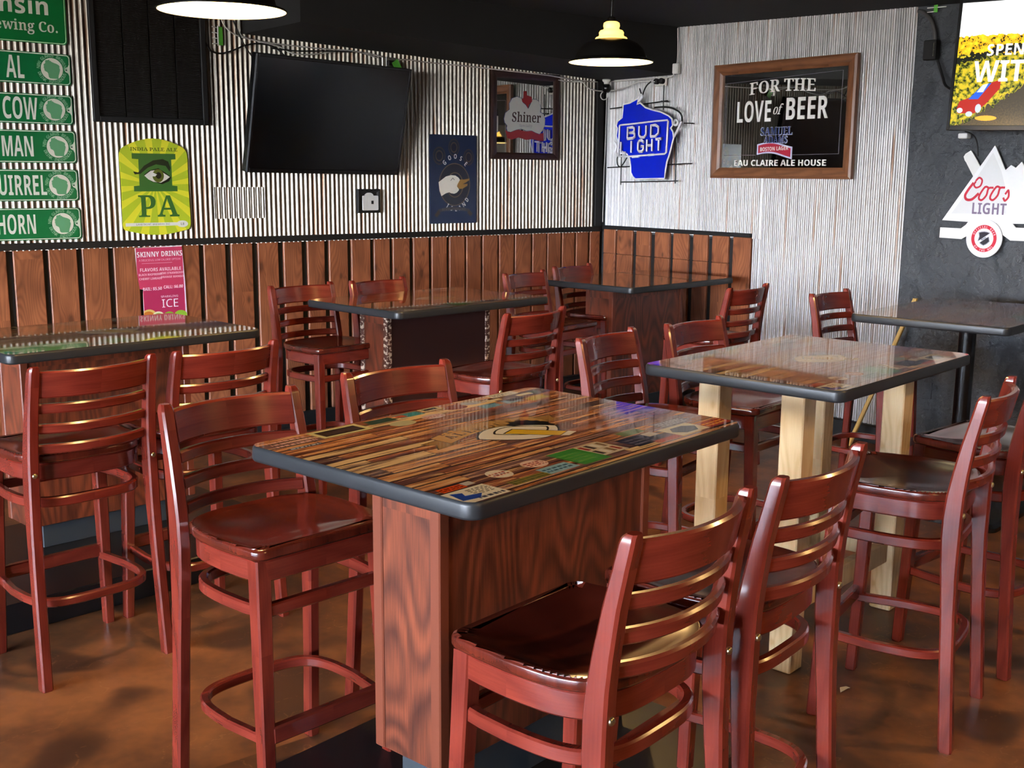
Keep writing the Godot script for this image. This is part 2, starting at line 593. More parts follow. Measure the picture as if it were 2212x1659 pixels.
	R.call(0.435, 0.02, 0.52, 0.075, s8(70, 150, 170))
	R.call(0.435, 0.03, 0.465, 0.065, s8(206, 90, 52))
	pd.poly(ellipse(U.call(0.51, 0.13), 0.036, 0.022), s8(206, 186, 190))
	scribble.call(0.48, 0.115, 0.54, 0.145, s8(200, 96, 96), 2)
	R.call(0.53, 0.012, 0.60, 0.055, s8(214, 196, 150))
	R.call(0.54, 0.02, 0.59, 0.045, s8(40, 36, 34))
	pd.poly(ellipse(U.call(0.628, 0.082), 0.036, 0.021), s8(140, 52, 40))
	pd.poly(ellipse(U.call(0.70, 0.06), 0.034, 0.02), s8(170, 172, 186))
	R.call(0.675, 0.125, 0.745, 0.175, s8(110, 166, 206))
	R.call(0.765, 0.12, 0.83, 0.175, s8(130, 170, 206))
	R.call(0.79, 0.115, 0.86, 0.15, s8(56, 50, 66))
	R.call(0.845, 0.15, 0.925, 0.20, s8(208, 200, 60))
	R.call(0.79, 0.012, 0.90, 0.062, s8(238, 236, 228))
	scribble.call(0.80, 0.02, 0.89, 0.055, s8(150, 150, 170), 2)
	R.call(0.75, 0.075, 0.80, 0.10, s8(232, 220, 190))
	R.call(0.865, 0.08, 0.95, 0.105, s8(236, 230, 200))
	R.call(0.925, 0.075, 0.955, 0.105, s8(52, 90, 60))
	# the emblem in the middle: a ribbon, a white leaf shape with black rims and a yellow bar
	var rib := PackedVector2Array()
	for i in 17:
		var t := i / 16.0
		rib.append(U.call(0.325 + 0.35 * t, 0.375 - 0.055 * sin(t * PI)))
	for i in 17:
		var t := 1.0 - i / 16.0
		rib.append(U.call(0.325 + 0.35 * t, 0.475 - 0.055 * sin(t * PI)))
	for sgn in [0, 1]:
		var bx := 0.325 if sgn == 0 else 0.675
		var sd := -1.0 if sgn == 0 else 1.0
		var tail := PackedVector2Array([U.call(bx - sd * 0.02, 0.40), U.call(bx + sd * 0.055, 0.415), U.call(bx + sd * 0.035, 0.455), U.call(bx + sd * 0.06, 0.50), U.call(bx - sd * 0.02, 0.485)])
		pd.poly(tail, s8(176, 132, 66))
		pd.line(tail, 0.003, s8(60, 40, 20), true)
	pd.poly(rib, s8(206, 160, 92))
	pd.line(rib, 0.0035, s8(60, 40, 20), true)
	var c0: Vector2 = U.call(0.5, 1.42)
	var rad := h * 1.065
	pad_arc(pd, "EAU CLAIRE", "serifbold", c0, rad, PI / 2, 0.037, 0.017, s8(110, 74, 34), 1.0)
	pad_arc(pd, "ALEHOUSE", "serifbold", c0, rad - 0.036, PI / 2, 0.050, 0.027, s8(60, 38, 18), 1.05)
	var blot := PackedVector2Array()
	for i in 28:
		var an := TAU * i / 28
		var k := 1.0 + (0.14 if i % 2 == 0 else -0.05)
		blot.append(U.call(0.60 + cos(an) * 0.055 * k, 0.485 - sin(an) * 0.085 * k))
	pd.poly(blot, s8(24, 20, 24))
	var leaf := func(s: float, dx: float, dv: float) -> PackedVector2Array:
		var p := PackedVector2Array()
		for i in 21:
			var t := i / 20.0
			p.append(U.call(0.522 + dx + (t - 0.5) * 0.24 * s, 0.52 + dv - (0.105 * s) * pow(sin(t * PI), 0.8) + 0.05 * (t - 0.5)))
		for i in 21:
			var t := 1.0 - i / 20.0
			p.append(U.call(0.522 + dx + (t - 0.5) * 0.24 * s, 0.52 + dv + (0.115 * s) * pow(sin(t * PI), 0.8) + 0.05 * (t - 0.5)))
		return p
	pd.poly(leaf.call(1.05, 0.0, 0.0), s8(22, 18, 22))
	pd.poly(leaf.call(0.98, 0.0, 0.0), s8(246, 240, 226))
	pd.poly(leaf.call(0.66, 0.02, -0.012), s8(30, 26, 28))
	pd.poly(leaf.call(0.60, 0.02, -0.012), s8(246, 240, 226))
	pd.poly(PackedVector2Array([U.call(0.545, 0.42), U.call(0.565, 0.435), U.call(0.60, 0.50), U.call(0.575, 0.47)]), s8(30, 26, 28))
	var bar := PackedVector2Array([U.call(0.485, 0.50), U.call(0.535, 0.475), U.call(0.615, 0.63), U.call(0.565, 0.655)])
	pd.poly(bar, s8(238, 196, 48))
	pd.line(bar, 0.0035, s8(40, 30, 20), true)
	pd.poly(PackedVector2Array([U.call(0.565, 0.655), U.call(0.615, 0.63), U.call(0.625, 0.655), U.call(0.58, 0.675)]), s8(244, 236, 214))
	return pd.tex()

# ---------------------------------------------------------------- materials
func mat(albedo: Color, rough := 0.6, metal := 0.0, tex: Texture2D = null) -> StandardMaterial3D:
	var m := StandardMaterial3D.new()
	m.albedo_color = albedo
	m.roughness = rough
	m.metallic = metal
	if tex: m.albedo_texture = tex
	return m

func local_tri(m: StandardMaterial3D, s: float) -> StandardMaterial3D:
	m.uv1_triplanar = true
	m.uv1_triplanar_sharpness = 8.0
	m.uv1_scale = Vector3(s, s, s)
	return m

func turned(im: Image) -> Image:
	var o: Image = im.duplicate()
	o.clear_mipmaps()
	o.rotate_90(CLOCKWISE)
	return o

func glow(m: StandardMaterial3D, c: Color, e: float) -> StandardMaterial3D:
	m.emission_enabled = true
	m.emission = c
	m.emission_energy_multiplier = e
	return m

func make_materials() -> void:
	var W := Color.WHITE
	var st := wood(256, 256, 11, s8(92, 28, 20), s8(138, 52, 38), 5.0, 3.0, 0.35)
	M.stool_v = local_tri(mat(W, 0.27, 0.0, as_tex(st)), 2.2)
	M.stool_h = local_tri(mat(W, 0.27, 0.0, as_tex(turned(st))), 2.2)
	var st2 := wood(256, 256, 15, s8(66, 22, 15), s8(104, 38, 25), 4.0, 3.0, 0.4)
	M.stool_seat = local_tri(mat(W, 0.2, 0.0, as_tex(st2)), 2.0)
	for k in ["stool_v", "stool_h", "stool_seat"]:
		M[k].clearcoat_enabled = true
		M[k].clearcoat = 0.6
		M[k].clearcoat_roughness = 0.12
	var oak := wood(512, 512, 21, s8(62, 28, 18), s8(136, 68, 42), 7.0, 5.0, 0.5)
	M.oak = local_tri(mat(W, 0.38, 0.0, as_tex(oak)), 1.25)
	M.oak_trim = mat(s8(112, 54, 34), 0.4)
	M.oak_chipped = local_tri(mat(W, 0.55, 0.0, as_tex(paint(128, 256, func(x: int, y: int):
		var q := noise_chip.get_noise_2d(x * 1.0, y * 0.7)
		return s8(206, 186, 166) if q > 0.12 else s8(84, 48, 36)))), 5.0)
	M.maroon = mat(s8(58, 32, 31), 0.42)
	var pine := wood(512, 512, 41, s8(206, 168, 118), s8(240, 214, 170), 7.0, 3.0, 0.35, [[130, 200, 11], [390, 420, 9]])
	M.pine = local_tri(mat(W, 0.6, 0.0, as_tex(pine)), 2.0)
	var kn := []
	var r2 := RandomNumberGenerator.new()
	r2.seed = 9
	for i in 14: kn.append([r2.randi_range(20, 748), r2.randi_range(20, 748), r2.randf_range(7, 13)])
	M.board = mat(W, 0.42, 0.0, as_tex(wood(768, 768, 51, s8(96, 52, 32), s8(190, 116, 76), 22.0, 8.0, 0.24, kn)))
	M.zinc_back = mat(s8(214, 212, 210), 0.38, 0.75, as_tex(zinc(61, 0.06, 1.0)))
	M.zinc_right = mat(W, 0.40, 0.55, as_tex(zinc(66, -0.24, 0.3)))
	M.floor = mat(W, 0.36, 0.0, as_tex(floor_image()))
	M.floor.uv1_triplanar = true
	M.floor.uv1_world_triplanar = true
	M.floor.uv1_scale = Vector3(0.26, 0.26, 0.26)
	M.print = mat(W, 0.07, 0.0, table_print())
	M.print.clearcoat_enabled = true
	M.print.clearcoat = 1.0
	M.print.clearcoat_roughness = 0.03
	M.rubber = mat(s8(38, 40, 43), 0.38)
	M.plinth = mat(s8(20, 20, 22), 0.4)
	M.toe = mat(s8(44, 50, 56), 0.6)
	M.black = mat(s8(20, 19, 19), 0.6)
	M.black_steel = mat(s8(18, 18, 20), 0.25)
	M.black_paint = mat(s8(28, 27, 27), 0.75)
	M.ceiling = mat(s8(30, 29, 29), 0.85)
	var nz := NoiseTexture2D.new()
	nz.width = 512; nz.height = 512; nz.seamless = true
	var fz := noise(81, 0.012, 4)
	fz.domain_warp_enabled = true
	fz.domain_warp_amplitude = 40.0
	nz.noise = fz
	M.dark_wall = mat(s8(64, 67, 71), 0.55)
	M.dark_wall.heightmap_enabled = true
	M.dark_wall.heightmap_scale = 1.6
	M.dark_wall.heightmap_texture = nz
	M.dark_wall.uv1_triplanar = true
	M.dark_wall.uv1_world_triplanar = true
	M.dark_wall.uv1_scale = Vector3(0.9, 0.9, 0.9)
	M.plain_wall = mat(s8(96, 88, 80), 0.8)
	M.chrome = mat(s8(200, 196, 188), 0.25, 1.0)
	M.brass_pin = mat(s8(196, 186, 150), 0.3, 1.0)
	M.white = mat(s8(232, 230, 226), 0.45)
	M.white_cable = mat(s8(214, 212, 206), 0.5)
	M.lamp_black = mat(s8(22, 20, 18), 0.25)
	M.lamp_white_glow = mat(s8(244, 240, 230), 0.5)
	glow(M.lamp_white_glow, Color(1.0, 0.88, 0.62), 1.6)  # the lining glows by itself, standing in for bulb light on it
	M.bulb = glow(mat(s8(255, 240, 210), 0.4), Color(1.0, 0.85, 0.58), 9.0)
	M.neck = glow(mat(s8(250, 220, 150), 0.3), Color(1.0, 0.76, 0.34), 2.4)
	M.screen_off = mat(s8(9, 9, 10), 0.16)
	M.bezel = mat(s8(12, 12, 13), 0.25)
	M.mesh_black = mat(s8(24, 23, 23), 0.7)
	M.mirror = mat(s8(206, 206, 202), 0.015, 1.0)
	M.frame_brown = mat(s8(52, 30, 24), 0.4)
	var fw := wood(256, 256, 91, s8(98, 60, 38), s8(150, 98, 64), 6.0, 2.0, 0.4)
	M.frame_wood_v = local_tri(mat(W, 0.4, 0.0, as_tex(fw)), 3.0)
	M.frame_wood_h = local_tri(mat(W, 0.4, 0.0, as_tex(turned(fw))), 3.0)
	M.ink_white = mat(s8(240, 238, 230), 0.5)
	M.ink_black = mat(s8(30, 24, 22), 0.5)
	M.ink_red = mat(s8(168, 40, 44), 0.5)
	M.ink_blue = mat(s8(34, 48, 104), 0.5)
	M.ink_grey = mat(s8(150, 146, 160), 0.5)
	M.neon_blue = mat(s8(6, 36, 206), 0.12)
	M.neon_tube = mat(s8(244, 244, 246), 0.2)
	M.green_tag = mat(s8(96, 190, 60), 0.5)
	M.paper = mat(s8(240, 238, 232), 0.7)
	M.tan_stick = mat(s8(206, 168, 96), 0.5)
	M.socket = mat(s8(226, 222, 212), 0.4)
	M.glass = mat(Color(1, 1, 1, 0.06), 0.02)
	M.glass.transparency = BaseMaterial3D.TRANSPARENCY_ALPHA
	M.acrylic = mat(Color(1, 1, 1, 0.12), 0.03)
	M.acrylic.transparency = BaseMaterial3D.TRANSPARENCY_ALPHA
	M.window_frame = mat(s8(60, 58, 56), 0.5)

var noise_chip := noise(101, 0.05, 3)

# ---------------------------------------------------------------- bar stool
func post_z(h: float) -> float:
	var k := [[0.0, -0.222], [0.25, -0.206], [0.5, -0.193], [0.62, -0.190], [0.72, -0.196], [0.84, -0.216], [0.966, -0.244]]
	for i in k.size() - 1:
		if h <= k[i + 1][0]: return lerpf(k[i][1], k[i + 1][1], (h - k[i][0]) / (k[i + 1][0] - k[i][0]))
	return -0.244

func seat_outline(inset: float, n := 44) -> PackedVector2Array:      # anticlockwise from the front right corner
	var p := PackedVector2Array()
	var a := 0.202 - inset
	var b := 0.207 - inset
	var f := 0.148 - inset
	var r := 0.028
	var xf := 0.190 - inset
	for i in 5:                                # right front corner
		var an := PI * 0.5 * i / 4.0
		p.append(Vector2(xf - r + sin(an) * r, f - r + cos(an) * r))
	p.append(Vector2(lerpf(xf, a, 0.55), 0.07))
	for i in n + 1:                            # the back sweep
		var an := PI * i / n
		var cx := cos(an)
		var sx := sin(an)
		var e := 2.0 / 3.4
		p.append(Vector2(signf(cx) * a * pow(absf(cx), e), -b * pow(absf(sx), e)))
	p.append(Vector2(-lerpf(xf, a, 0.55), 0.07))
	for i in 5:
		var an := PI * 0.5 * (1.0 - i / 4.0)
		p.append(Vector2(-xf + r - sin(an) * r, f - r + cos(an) * r))
	return p

func band(mb: MB, outer: PackedVector2Array, thick: float, y0: float, y1: float, loop: bool, round_ := 0.004) -> void:   # a bent bar that follows an outline
	var rings := []
	var N := outer.size()
	for i in N:
		var a := outer[(i - 1 + N) % N] if loop or i > 0 else outer[0]
		var b := outer[(i + 1) % N] if loop or i < N - 1 else outer[N - 1]
		var d := (b - a).normalized()
		var q := Vector2(-d.y, d.x)
		if q.dot(outer[i] - Vector2(0, -0.03)) > 0: q = -q
		var ring := PackedVector3Array()
		for c in MB.rrect(thick, y1 - y0, round_):
			var o := outer[i] + q * (c.x + thick * 0.5)
			ring.append(Vector3(o.x, (y0 + y1) * 0.5 + c.y, o.y))
		rings.append(ring)
	mb.loft(rings, 1, not loop, true, loop)

func make_stool() -> Node3D:
	var t := thing("bar_stool", "", "bar stool")
	# seat: a dished slab
	var sb := MB.new()
	var rings := []
	var prof := [[0.012, 0.671], [0.003, 0.674], [0.0, 0.680], [0.0, 0.692], [0.002, 0.697], [0.008, 0.700]]
	for k in prof:
		var ring := PackedVector3Array()
		for q in seat_outline(k[0]): ring.append(Vector3(q.x, k[1], q.y))
		rings.append(ring)
	for k in 7:
		var s := 1.0 - (k + 1) / 7.0
		var ring := PackedVector3Array()
		for q in seat_outline(0.008):
			var c := Vector2(0, -0.03)
			var w := c + (q - c) * maxf(s, 0.001)
			var e := clampf(s, 0, 1)
			var dish := -0.013 * (1.0 - pow(e, 3.0)) * (1.0 if w.y < 0.06 else clampf(1.0 - (w.y - 0.06) / 0.11, 0.3, 1.0))
			ring.append(Vector3(w.x, 0.700 + dish, w.y))
		rings.append(ring)
	sb.loft(rings, 2, true)
	part("seat", sb, M.stool_seat, t)
	# apron under the seat and the two rings below
	var ap := MB.new()
	band(ap, seat_outline(0.010), 0.020, 0.620, 0.6705, true)
	part("apron", ap, M.stool_h, t)
	var rg := MB.new()
	band(rg, seat_outline(0.012), 0.022, 0.536, 0.566, true)
	part("seat_ring", rg, M.stool_h, t)
	for s in [-1, 1]:
		var b := MB.new()
		var rr := []
		for h in [0.0, 0.004, 0.12, 0.25, 0.38, 0.5, 0.58, 0.64, 0.70, 0.76, 0.84, 0.91, 0.95, 0.962, 0.968]:
			var px: float = lerpf(0.197, 0.178, h / 0.966)
			var wd := 0.033
			var dp := 0.036 + 0.013 * exp(-pow((h - 0.62) / 0.14, 2)) - 0.006 * smoothstep(0.75, 0.96, h)
			var sh := 0.0
			if h < 0.002: sh = 0.003
			if h > 0.955: sh = 0.004
			if h > 0.965: sh = 0.010
			var ring := PackedVector3Array()
			for c in MB.rrect(wd - sh, dp - sh, 0.005): ring.append(Vector3(s * px + c.x, h, post_z(h) + c.y - (0.003 if h > 0.965 else 0.0)))
			rr.append(ring)
		b.loft(rr, 1)
		part("back_post", b, M.stool_v, t)
		var fl := MB.new()
		rr = []
		for h in [0.0, 0.004, 0.2, 0.45, 0.55, 0.672]:
			var px := lerpf(0.181, 0.164, h / 0.67)
			var pz := lerpf(0.146, 0.116, h / 0.67)
			var sz := lerpf(0.031, 0.040, h / 0.67) - (0.003 if h < 0.002 else 0.0)
			var ring := PackedVector3Array()
			for c in MB.rrect(sz, sz, 0.004): ring.append(Vector3(s * px + c.x, h, pz + c.y))
			rr.append(ring)
		fl.loft(rr, 1)
		part("front_leg", fl, M.stool_v, t)
		var bo := MB.new()
		bo.lathe(PackedVector2Array([Vector2(0.0075, 0.0), Vector2(0.0072, 0.0025), Vector2(0.005, 0.0048), Vector2(0.0005, 0.0056)]), Vector3.ZERO, 12)
		var bn := part("bolt", bo, M.brass_pin, t, "round metal bolt head")
		bn.position = Vector3(s * 0.184, 0.649, post_z(0.649) - 0.0245)
		bn.rotation.x = -PI / 2
	# curved rails between the posts
	for k in [["top_rail", 0.874, 0.954, 0.020], ["slat", 0.827, 0.857, 0.019], ["slat", 0.766, 0.796, 0.019], ["slat", 0.705, 0.735, 0.019]]:
		var mb := MB.new()
		var rr := []
		for i in 19:
			var u := -1.0 + i / 9.0
			var x := u * 0.168
			var bulge := 0.046 * (1.0 - pow(absf(u), 2.2))
			var slope := Vector2(1.0, 0.046 * 2.2 * pow(absf(u), 1.2) * signf(u) / 0.168).normalized()
			var ring := PackedVector3Array()
			for c in MB.rrect(k[3], k[2] - k[1], 0.005):
				var h: float = (k[1] + k[2]) * 0.5 + c.y
				ring.append(Vector3(x - slope.y * c.x * -1.0, h, post_z(h) + 0.006 - bulge + slope.x * c.x * -1.0))
			rr.append(ring)
		mb.loft(rr, 1)
		part(k[0], mb, M.stool_h, t)
	# the low ring and the front footrest
	var fr := MB.new()
	var lo := PackedVector2Array()
	lo.append(Vector2(0.176, 0.135))
	for i in 33:
		var an := PI * i / 32.0
		var e := 2.0 / 3.6
		lo.append(Vector2(signf(cos(an)) * 0.193 * pow(absf(cos(an)), e), 0.0 - 0.207 * pow(absf(sin(an)), e)))
	lo.append(Vector2(-0.176, 0.135))
	band(fr, lo, 0.022, 0.232, 0.258, false)
	part("foot_ring", fr, M.stool_h, t)
	var fb := MB.new()
	fb.box(Vector3(0, 0.262, 0.141), Vector3(0.330, 0.042, 0.024), 0.004)
	part("footrest", fb, M.stool_h, t)
	return t

# ---------------------------------------------------------------- tables
func table_top(t: Node3D, top := 0.92, w := 0.964, d := 0.685) -> void:
	var th := 0.036
	var mb := MB.new()
	var rings := []
	for k in [[0.010, -th], [0.003, -th + 0.002], [0.0, -th + 0.007], [0.0, -0.008], [0.003, -0.002], [0.005, -0.0002]]:
		var ring := PackedVector3Array()
		for q in round_rect(w - 2 * k[0], d - 2 * k[0], 0.034 - k[0]): ring.append(Vector3(q.x, top + k[1], q.y))
		rings.append(ring)
	mb.loft(rings, 2, true)
	part("edge_band", mb, M.rubber, t, "rounded black rubber edge")
	var pm := MB.new()
	var p := round_rect(w - 0.009, d - 0.009, 0.030)
	var c := Vector3(0, top + 0.0003, 0)
	var up := Vector3.UP
	for i in p.size():
		var a := p[i]
		var b := p[(i + 1) % p.size()]
		var ua := Vector2(a.x / w + 0.5, a.y / d + 0.5)
		var ub := Vector2(b.x / w + 0.5, b.y / d + 0.5)
		pm.tri(c, Vector3(a.x, top + 0.0003, a.y), Vector3(b.x, top + 0.0003, b.y), up, up, up, Vector2(0.5, 0.5), ua, ub)
	part("tabletop", pm, M.print, t, "glossy printed plank top with stickers and a central emblem")

func column_table(label: String, at: Vector3, turn: float, chipped: bool, far := false, base_w := Vector2(-0.46, 0.5), base_d := Vector2(-0.40, 0.40)) -> Node3D:
	var t := thing("pedestal_table", label, "table", at, turn, "")
	if far: table_top(t, 0.895, 1.005, 0.714)
	else: table_top(t)
	var u0 := -0.36 if far else -0.325
	var u1 := 0.315 if far else 0.43
	var hw := 0.10
	var y0 := 0.195 if far else 0.235
	var y1 := 0.859 if far else 0.884
	var cu := (u0 + u1) * 0.5
	var ch := (y0 + y1) * 0.5
	var hh := y1 - y0
	for s in [-1, 1]:
		var a := MB.new()
		a.box(Vector3(cu, ch, s * (hw - 0.010)), Vector3(u1 - u0 - 0.05, hh, 0.016), 0.002)
		part("side_panel", a, M.maroon if chipped else M.oak, t)
		var e := MB.new()
		e.box(Vector3(u0 + 0.008 if s < 0 else u1 - 0.008, ch, 0), Vector3(0.016, hh, 2 * hw - 0.05), 0.002)
		part("end_panel", e, M.oak, t)
		for q in [-1, 1]:
			var b := MB.new()
			b.box(Vector3(u0 + 0.011 if s < 0 else u1 - 0.011, ch, q * (hw - 0.011)), Vector3(0.030, hh + 0.0006, 0.030), 0.003)
			part("corner_trim", b, M.oak_chipped if chipped else M.oak_trim, t, "corner trim with chipped pale paint" if chipped else "")
	var k := MB.new()
	k.box(Vector3(cu, (y0 + 0.103) * 0.5, 0), Vector3(u1 - u0 - 0.10, y0 - 0.101, 2 * hw - 0.05), 0.003)
	part("toe_block", k, M.toe, t)
	var pl := MB.new()
	pl.box(Vector3((base_w.x + base_w.y) * 0.5, 0.0515, (base_d.x + base_d.y) * 0.5), Vector3(base_w.y - base_w.x, 0.103, base_d.y - base_d.x), 0.004)
	part("base", pl, M.plinth, t, "low black base")
	return t

func post_table(label: String, at: Vector3, turn: float) -> void:
	var t := thing("post_table", label, "table", at, turn)
	table_top(t)
	for s in [-1, 1]:
		for q in [-1, 1]:
			var b := MB.new()
			b.box(Vector3(s * 0.355, 0.442, q * 0.145), Vector3(0.077, 0.884, 0.077), 0.004)
			part("leg", b, M.pine, t)
		var r := MB.new()
		r.box(Vector3(s * 0.355, 0.215, 0), Vector3(0.034, 0.075, 0.213), 0.003)
		part("stretcher", r, M.pine, t)
	for q in [-1, 1]:
		var r := MB.new()
		r.box(Vector3(0, 0.215, q * 0.145), Vector3(0.633, 0.075, 0.034), 0.003)
		part("stretcher", r, M.pine, t)

func pole_table(label: String, at: Vector3, turn: float) -> void:
	var t := thing("pole_table", label, "table", at, turn)
	table_top(t)
	var c := MB.new()
	c.lathe(PackedVector2Array([Vector2(0.038, 0.03), Vector2(0.038, 0.875)]), Vector3.ZERO, 28)
	part("column", c, M.black_steel, t)
	var pl := MB.new()
	pl.box(Vector3(0, 0.877, 0), Vector3(0.30, 0.012, 0.30), 0.002)
	part("top_plate", pl, M.black_steel, t)
	var b := MB.new()
	var rings := []
	for k in [[0.0, 0.0], [0.0, 0.018], [0.02, 0.030], [0.20, 0.040]]:
		var ring := PackedVector3Array()
		for q in round_rect(0.56 - 2 * k[0], 0.56 - 2 * k[0], 0.05 if k[0] < 0.1 else 0.03): ring.append(Vector3(q.x, k[1], q.y))
		rings.append(ring)
	b.loft(rings, 0)
	part("base", b, M.black_steel, t)

# ---------------------------------------------------------------- the room
const RIB := 0.0297
const BACK := 0.367      # plane of the back wall
const SIDE := -0.338     # plane of the right wall

func zinc_sheet(x0: float, x1: float, y0: float, y1: float, seed_: int) -> MB:     # ribs run up, front towards +z
	var mb := MB.new()
	var r := RandomNumberGenerator.new()
	r.seed = seed_
	var n := int(round((x1 - x0) / RIB * 8.0))
	var rows := 7
	var amp := 0.0058
	var shift := float(r.randi_range(0, 20)) / 21.0
	var ws := noise(seed_, 1.1, 2)
	var grid := []
	for j in rows + 1:
		var row := []
		for i in n + 1:
			var x := x0 + (x1 - x0) * i / n
			var ph := TAU * (x - x0) / RIB
			var y := y0 + (y1 - y0) * j / rows
			var dent := 0.0018 * ws.get_noise_2d(x * 1.5, y)
			var z := amp * cos(ph) + dent
			var dz := -amp * sin(ph) * TAU / RIB
			row.append([Vector3(x, y, z), Vector3(-dz, 0.02 * ws.get_noise_2d(x * 9.0, y * 3.0), 1.0).normalized(), Vector2(shift + (x - x0) / (RIB * 21.0), 1.0 - y / 2.6)])
		grid.append(row)
	for j in rows:
		for i in n:
			var a = grid[j][i]
			var b = grid[j][i + 1]
			var c = grid[j + 1][i + 1]
			var d = grid[j + 1][i]
			mb.tri(a[0], b[0], c[0], a[1], b[1], c[1], a[2], b[2], c[2])
			mb.tri(a[0], c[0], d[0], a[1], c[1], d[1], a[2], c[2], d[2])
	return mb

func board_mesh(w: float, y0: float, y1: float, th: float, seed_: int) -> MB:
	var mb := MB.new()
	mb.box(Vector3(0, (y0 + y1) * 0.5, th * 0.5), Vector3(w, y1 - y0, th), 0.0035)
	var r := RandomNumberGenerator.new()
	r.seed = seed_
	var ox := r.randf()
	var oy := r.randf()
	for i in mb.v.size():
		var p := mb.v[i]
		mb.t[i] = Vector2(ox + (p.x + p.z) / 1.05, oy - p.y / 1.15)
	return mb

func build_room() -> void:
	# floor
	var f := MB.new()
	f.box(Vector3(-7.2, -0.05, 5.6), Vector3(14.2, 0.1, 10.9), 0.001)
	struct("floor", f, M.floor, "worn brown stained concrete floor")
	# ceiling, a little lower towards the room's middle
	var cl := MB.new()
	var rings := []
	for x in [-14.2, -0.1]:
		var ring := PackedVector3Array()
		for q in [Vector2(0.13, 2.4888), Vector2(3.3846, 2.385), Vector2(11.0, 2.385), Vector2(11.0, 2.75), Vector2(0.13, 2.75)]: ring.append(Vector3(x, q.y, q.x))
		rings.append(ring)
	cl.loft(rings, 0)
	struct("ceiling", cl, M.ceiling, "black painted ceiling")
	# back wall with the metal sheets and the plank wainscot
	var wb := MB.new()
	wb.box(Vector3(-7.2, 1.32, BACK - 0.10), Vector3(14.2, 2.84, 0.16), 0.001)
	var back := struct("wall_back", wb, M.black_paint, "back wall, rusty corrugated metal above a plank wainscot")
	var x := -6.0818
	var k := 0
	while x < -0.4795:
		var x1 := minf(x + 0.5347, -0.421)
		var o := part("corrugated_sheet", zinc_sheet(x, x1 + (0.012 if x1 < -0.4323 else 0.0), 1.1092, 2.4718, 200 + k), M.zinc_back, back)
		o.position.z = BACK + 0.002 + 0.0016 * (k % 2)
		x += 0.5347
		k += 1
	var pt := part("sheet_patch", zinc_sheet(-3.274, -2.979, 1.252, 1.427, 260), M.zinc_back, back, "patch of corrugated metal")
	pt.position.z = BACK + 0.0065
	var edges := [-5.930, -5.765, -5.741, -5.581, -5.553, -5.393, -5.364, -5.199, -5.171, -5.006, -4.978, -4.817, -4.789, -4.624, -4.596, -4.386, -4.353, -4.207, -4.180, -4.038, -4.010, -3.875, -3.846, -3.714, -3.688, -3.538, -3.511, -3.371, -3.343, -3.215, -3.181, -3.051, -3.016, -2.888, -2.853, -2.735, -2.698, -2.584, -2.553, -2.426, -2.400, -2.266, -2.240, -2.126, -2.102, -1.978, -1.950, -1.831, -1.809, -1.693, -1.671, -1.550, -1.535, -1.418, -1.402, -1.278, -1.263, -1.141, -1.128, -0.991, -0.975, -0.855, -0.842, -0.724, -0.707, -0.595, -0.578, -0.467, -0.449, -0.355]
	for i in range(0, edges.size(), 2):
		var xa: float = edges[i]
		var xb: float = edges[i + 1]
		var o := part("wainscot_board", board_mesh(xb - xa, 0.09, 1.1158, 0.021, 400 + i), M.board, back)
		o.position = Vector3((xa + xb) * 0.5, 0, BACK - 0.019)
	var tr := MB.new()
	tr.box(Vector3(-3.186, 1.1308, BACK + 0.006), Vector3(5.658, 0.034, 0.030), 0.003)
	struct("trim_1", tr, M.black, "black chair rail above the wainscot boards of the back wall")
	var bb := MB.new()
	bb.box(Vector3(-3.186, 0.045, BACK + 0.006), Vector3(5.658, 0.09, 0.030), 0.003)
	struct("baseboard_back", bb, M.black, "black baseboard under the wainscot")
	var cs := MB.new()
	cs.box(Vector3(-0.387, 1.6514, BACK + 0.004), Vector3(0.064, 1.0, 0.024), 0.003)
	struct("trim_2", cs, M.black_paint, "black corner strip between the two metal walls")
	# right wall: metal, a short wainscot, then dark trowelled plaster
	var wr := MB.new()
	wr.box(Vector3(SIDE + 0.10, 1.32, 5.6), Vector3(0.16, 2.84, 10.9), 0.001)
	var right := struct("wall_right", wr, M.dark_wall, "right wall, bright corrugated metal beside dark trowelled plaster")
	var zs := [0.3915, 0.7367, 1.2685, 1.8004, 2.3322, 2.7943]
	for i in zs.size() - 1:
		var low := 1.1233 if zs[i + 1] < 1.7532 else 0.105
		var mb: MB
		if i == 3 - 1:
			mb = zinc_sheet(zs[i], zs[i + 1] + 0.012, 1.1233, 2.4624, 300 + i)
		else:
			mb = zinc_sheet(zs[i], zs[i + 1] + (0.012 if i < zs.size() - 2 else 0.0), low, 2.4624, 300 + i)
		var o := part("corrugated_sheet", mb, M.zinc_right, right)
		o.rotation.y = -PI / 2
		o.position.x = SIDE + 0.014 - 0.0016 * (i % 2)
	var lowm := part("corrugated_sheet", zinc_sheet(1.7494, 1.8117, 0.105, 1.1224, 309), M.zinc_right, right)
	lowm.rotation.y = -PI / 2
	lowm.position.x = SIDE + 0.014
	var be := [0.390, 0.510, 0.529, 0.684, 0.722, 0.857, 0.902, 1.041, 1.075, 1.214, 1.255, 1.382, 1.421, 1.558, 1.597, 1.740]
	for i in range(0, be.size(), 2):
		var za: float = be[i]
		var zb: float = be[i + 1]
		for q in ([[0.09, 0.9583], [0.9597, 1.1308]] if i < 13 else [[0.09, 1.1308]]):
			var o := part("wainscot_board", board_mesh(zb - za, q[0], q[1], 0.021, 500 + i * 3 + int(q[0] * 10)), M.board, right)
			o.rotation.y = -PI / 2
			o.position = Vector3(SIDE + 0.018, 0, (za + zb) * 0.5)
	var gb := MB.new()
	gb.box(Vector3(SIDE + 0.0175, 0.60, 1.0667), Vector3(0.004, 1.02, 1.352), 0.001)
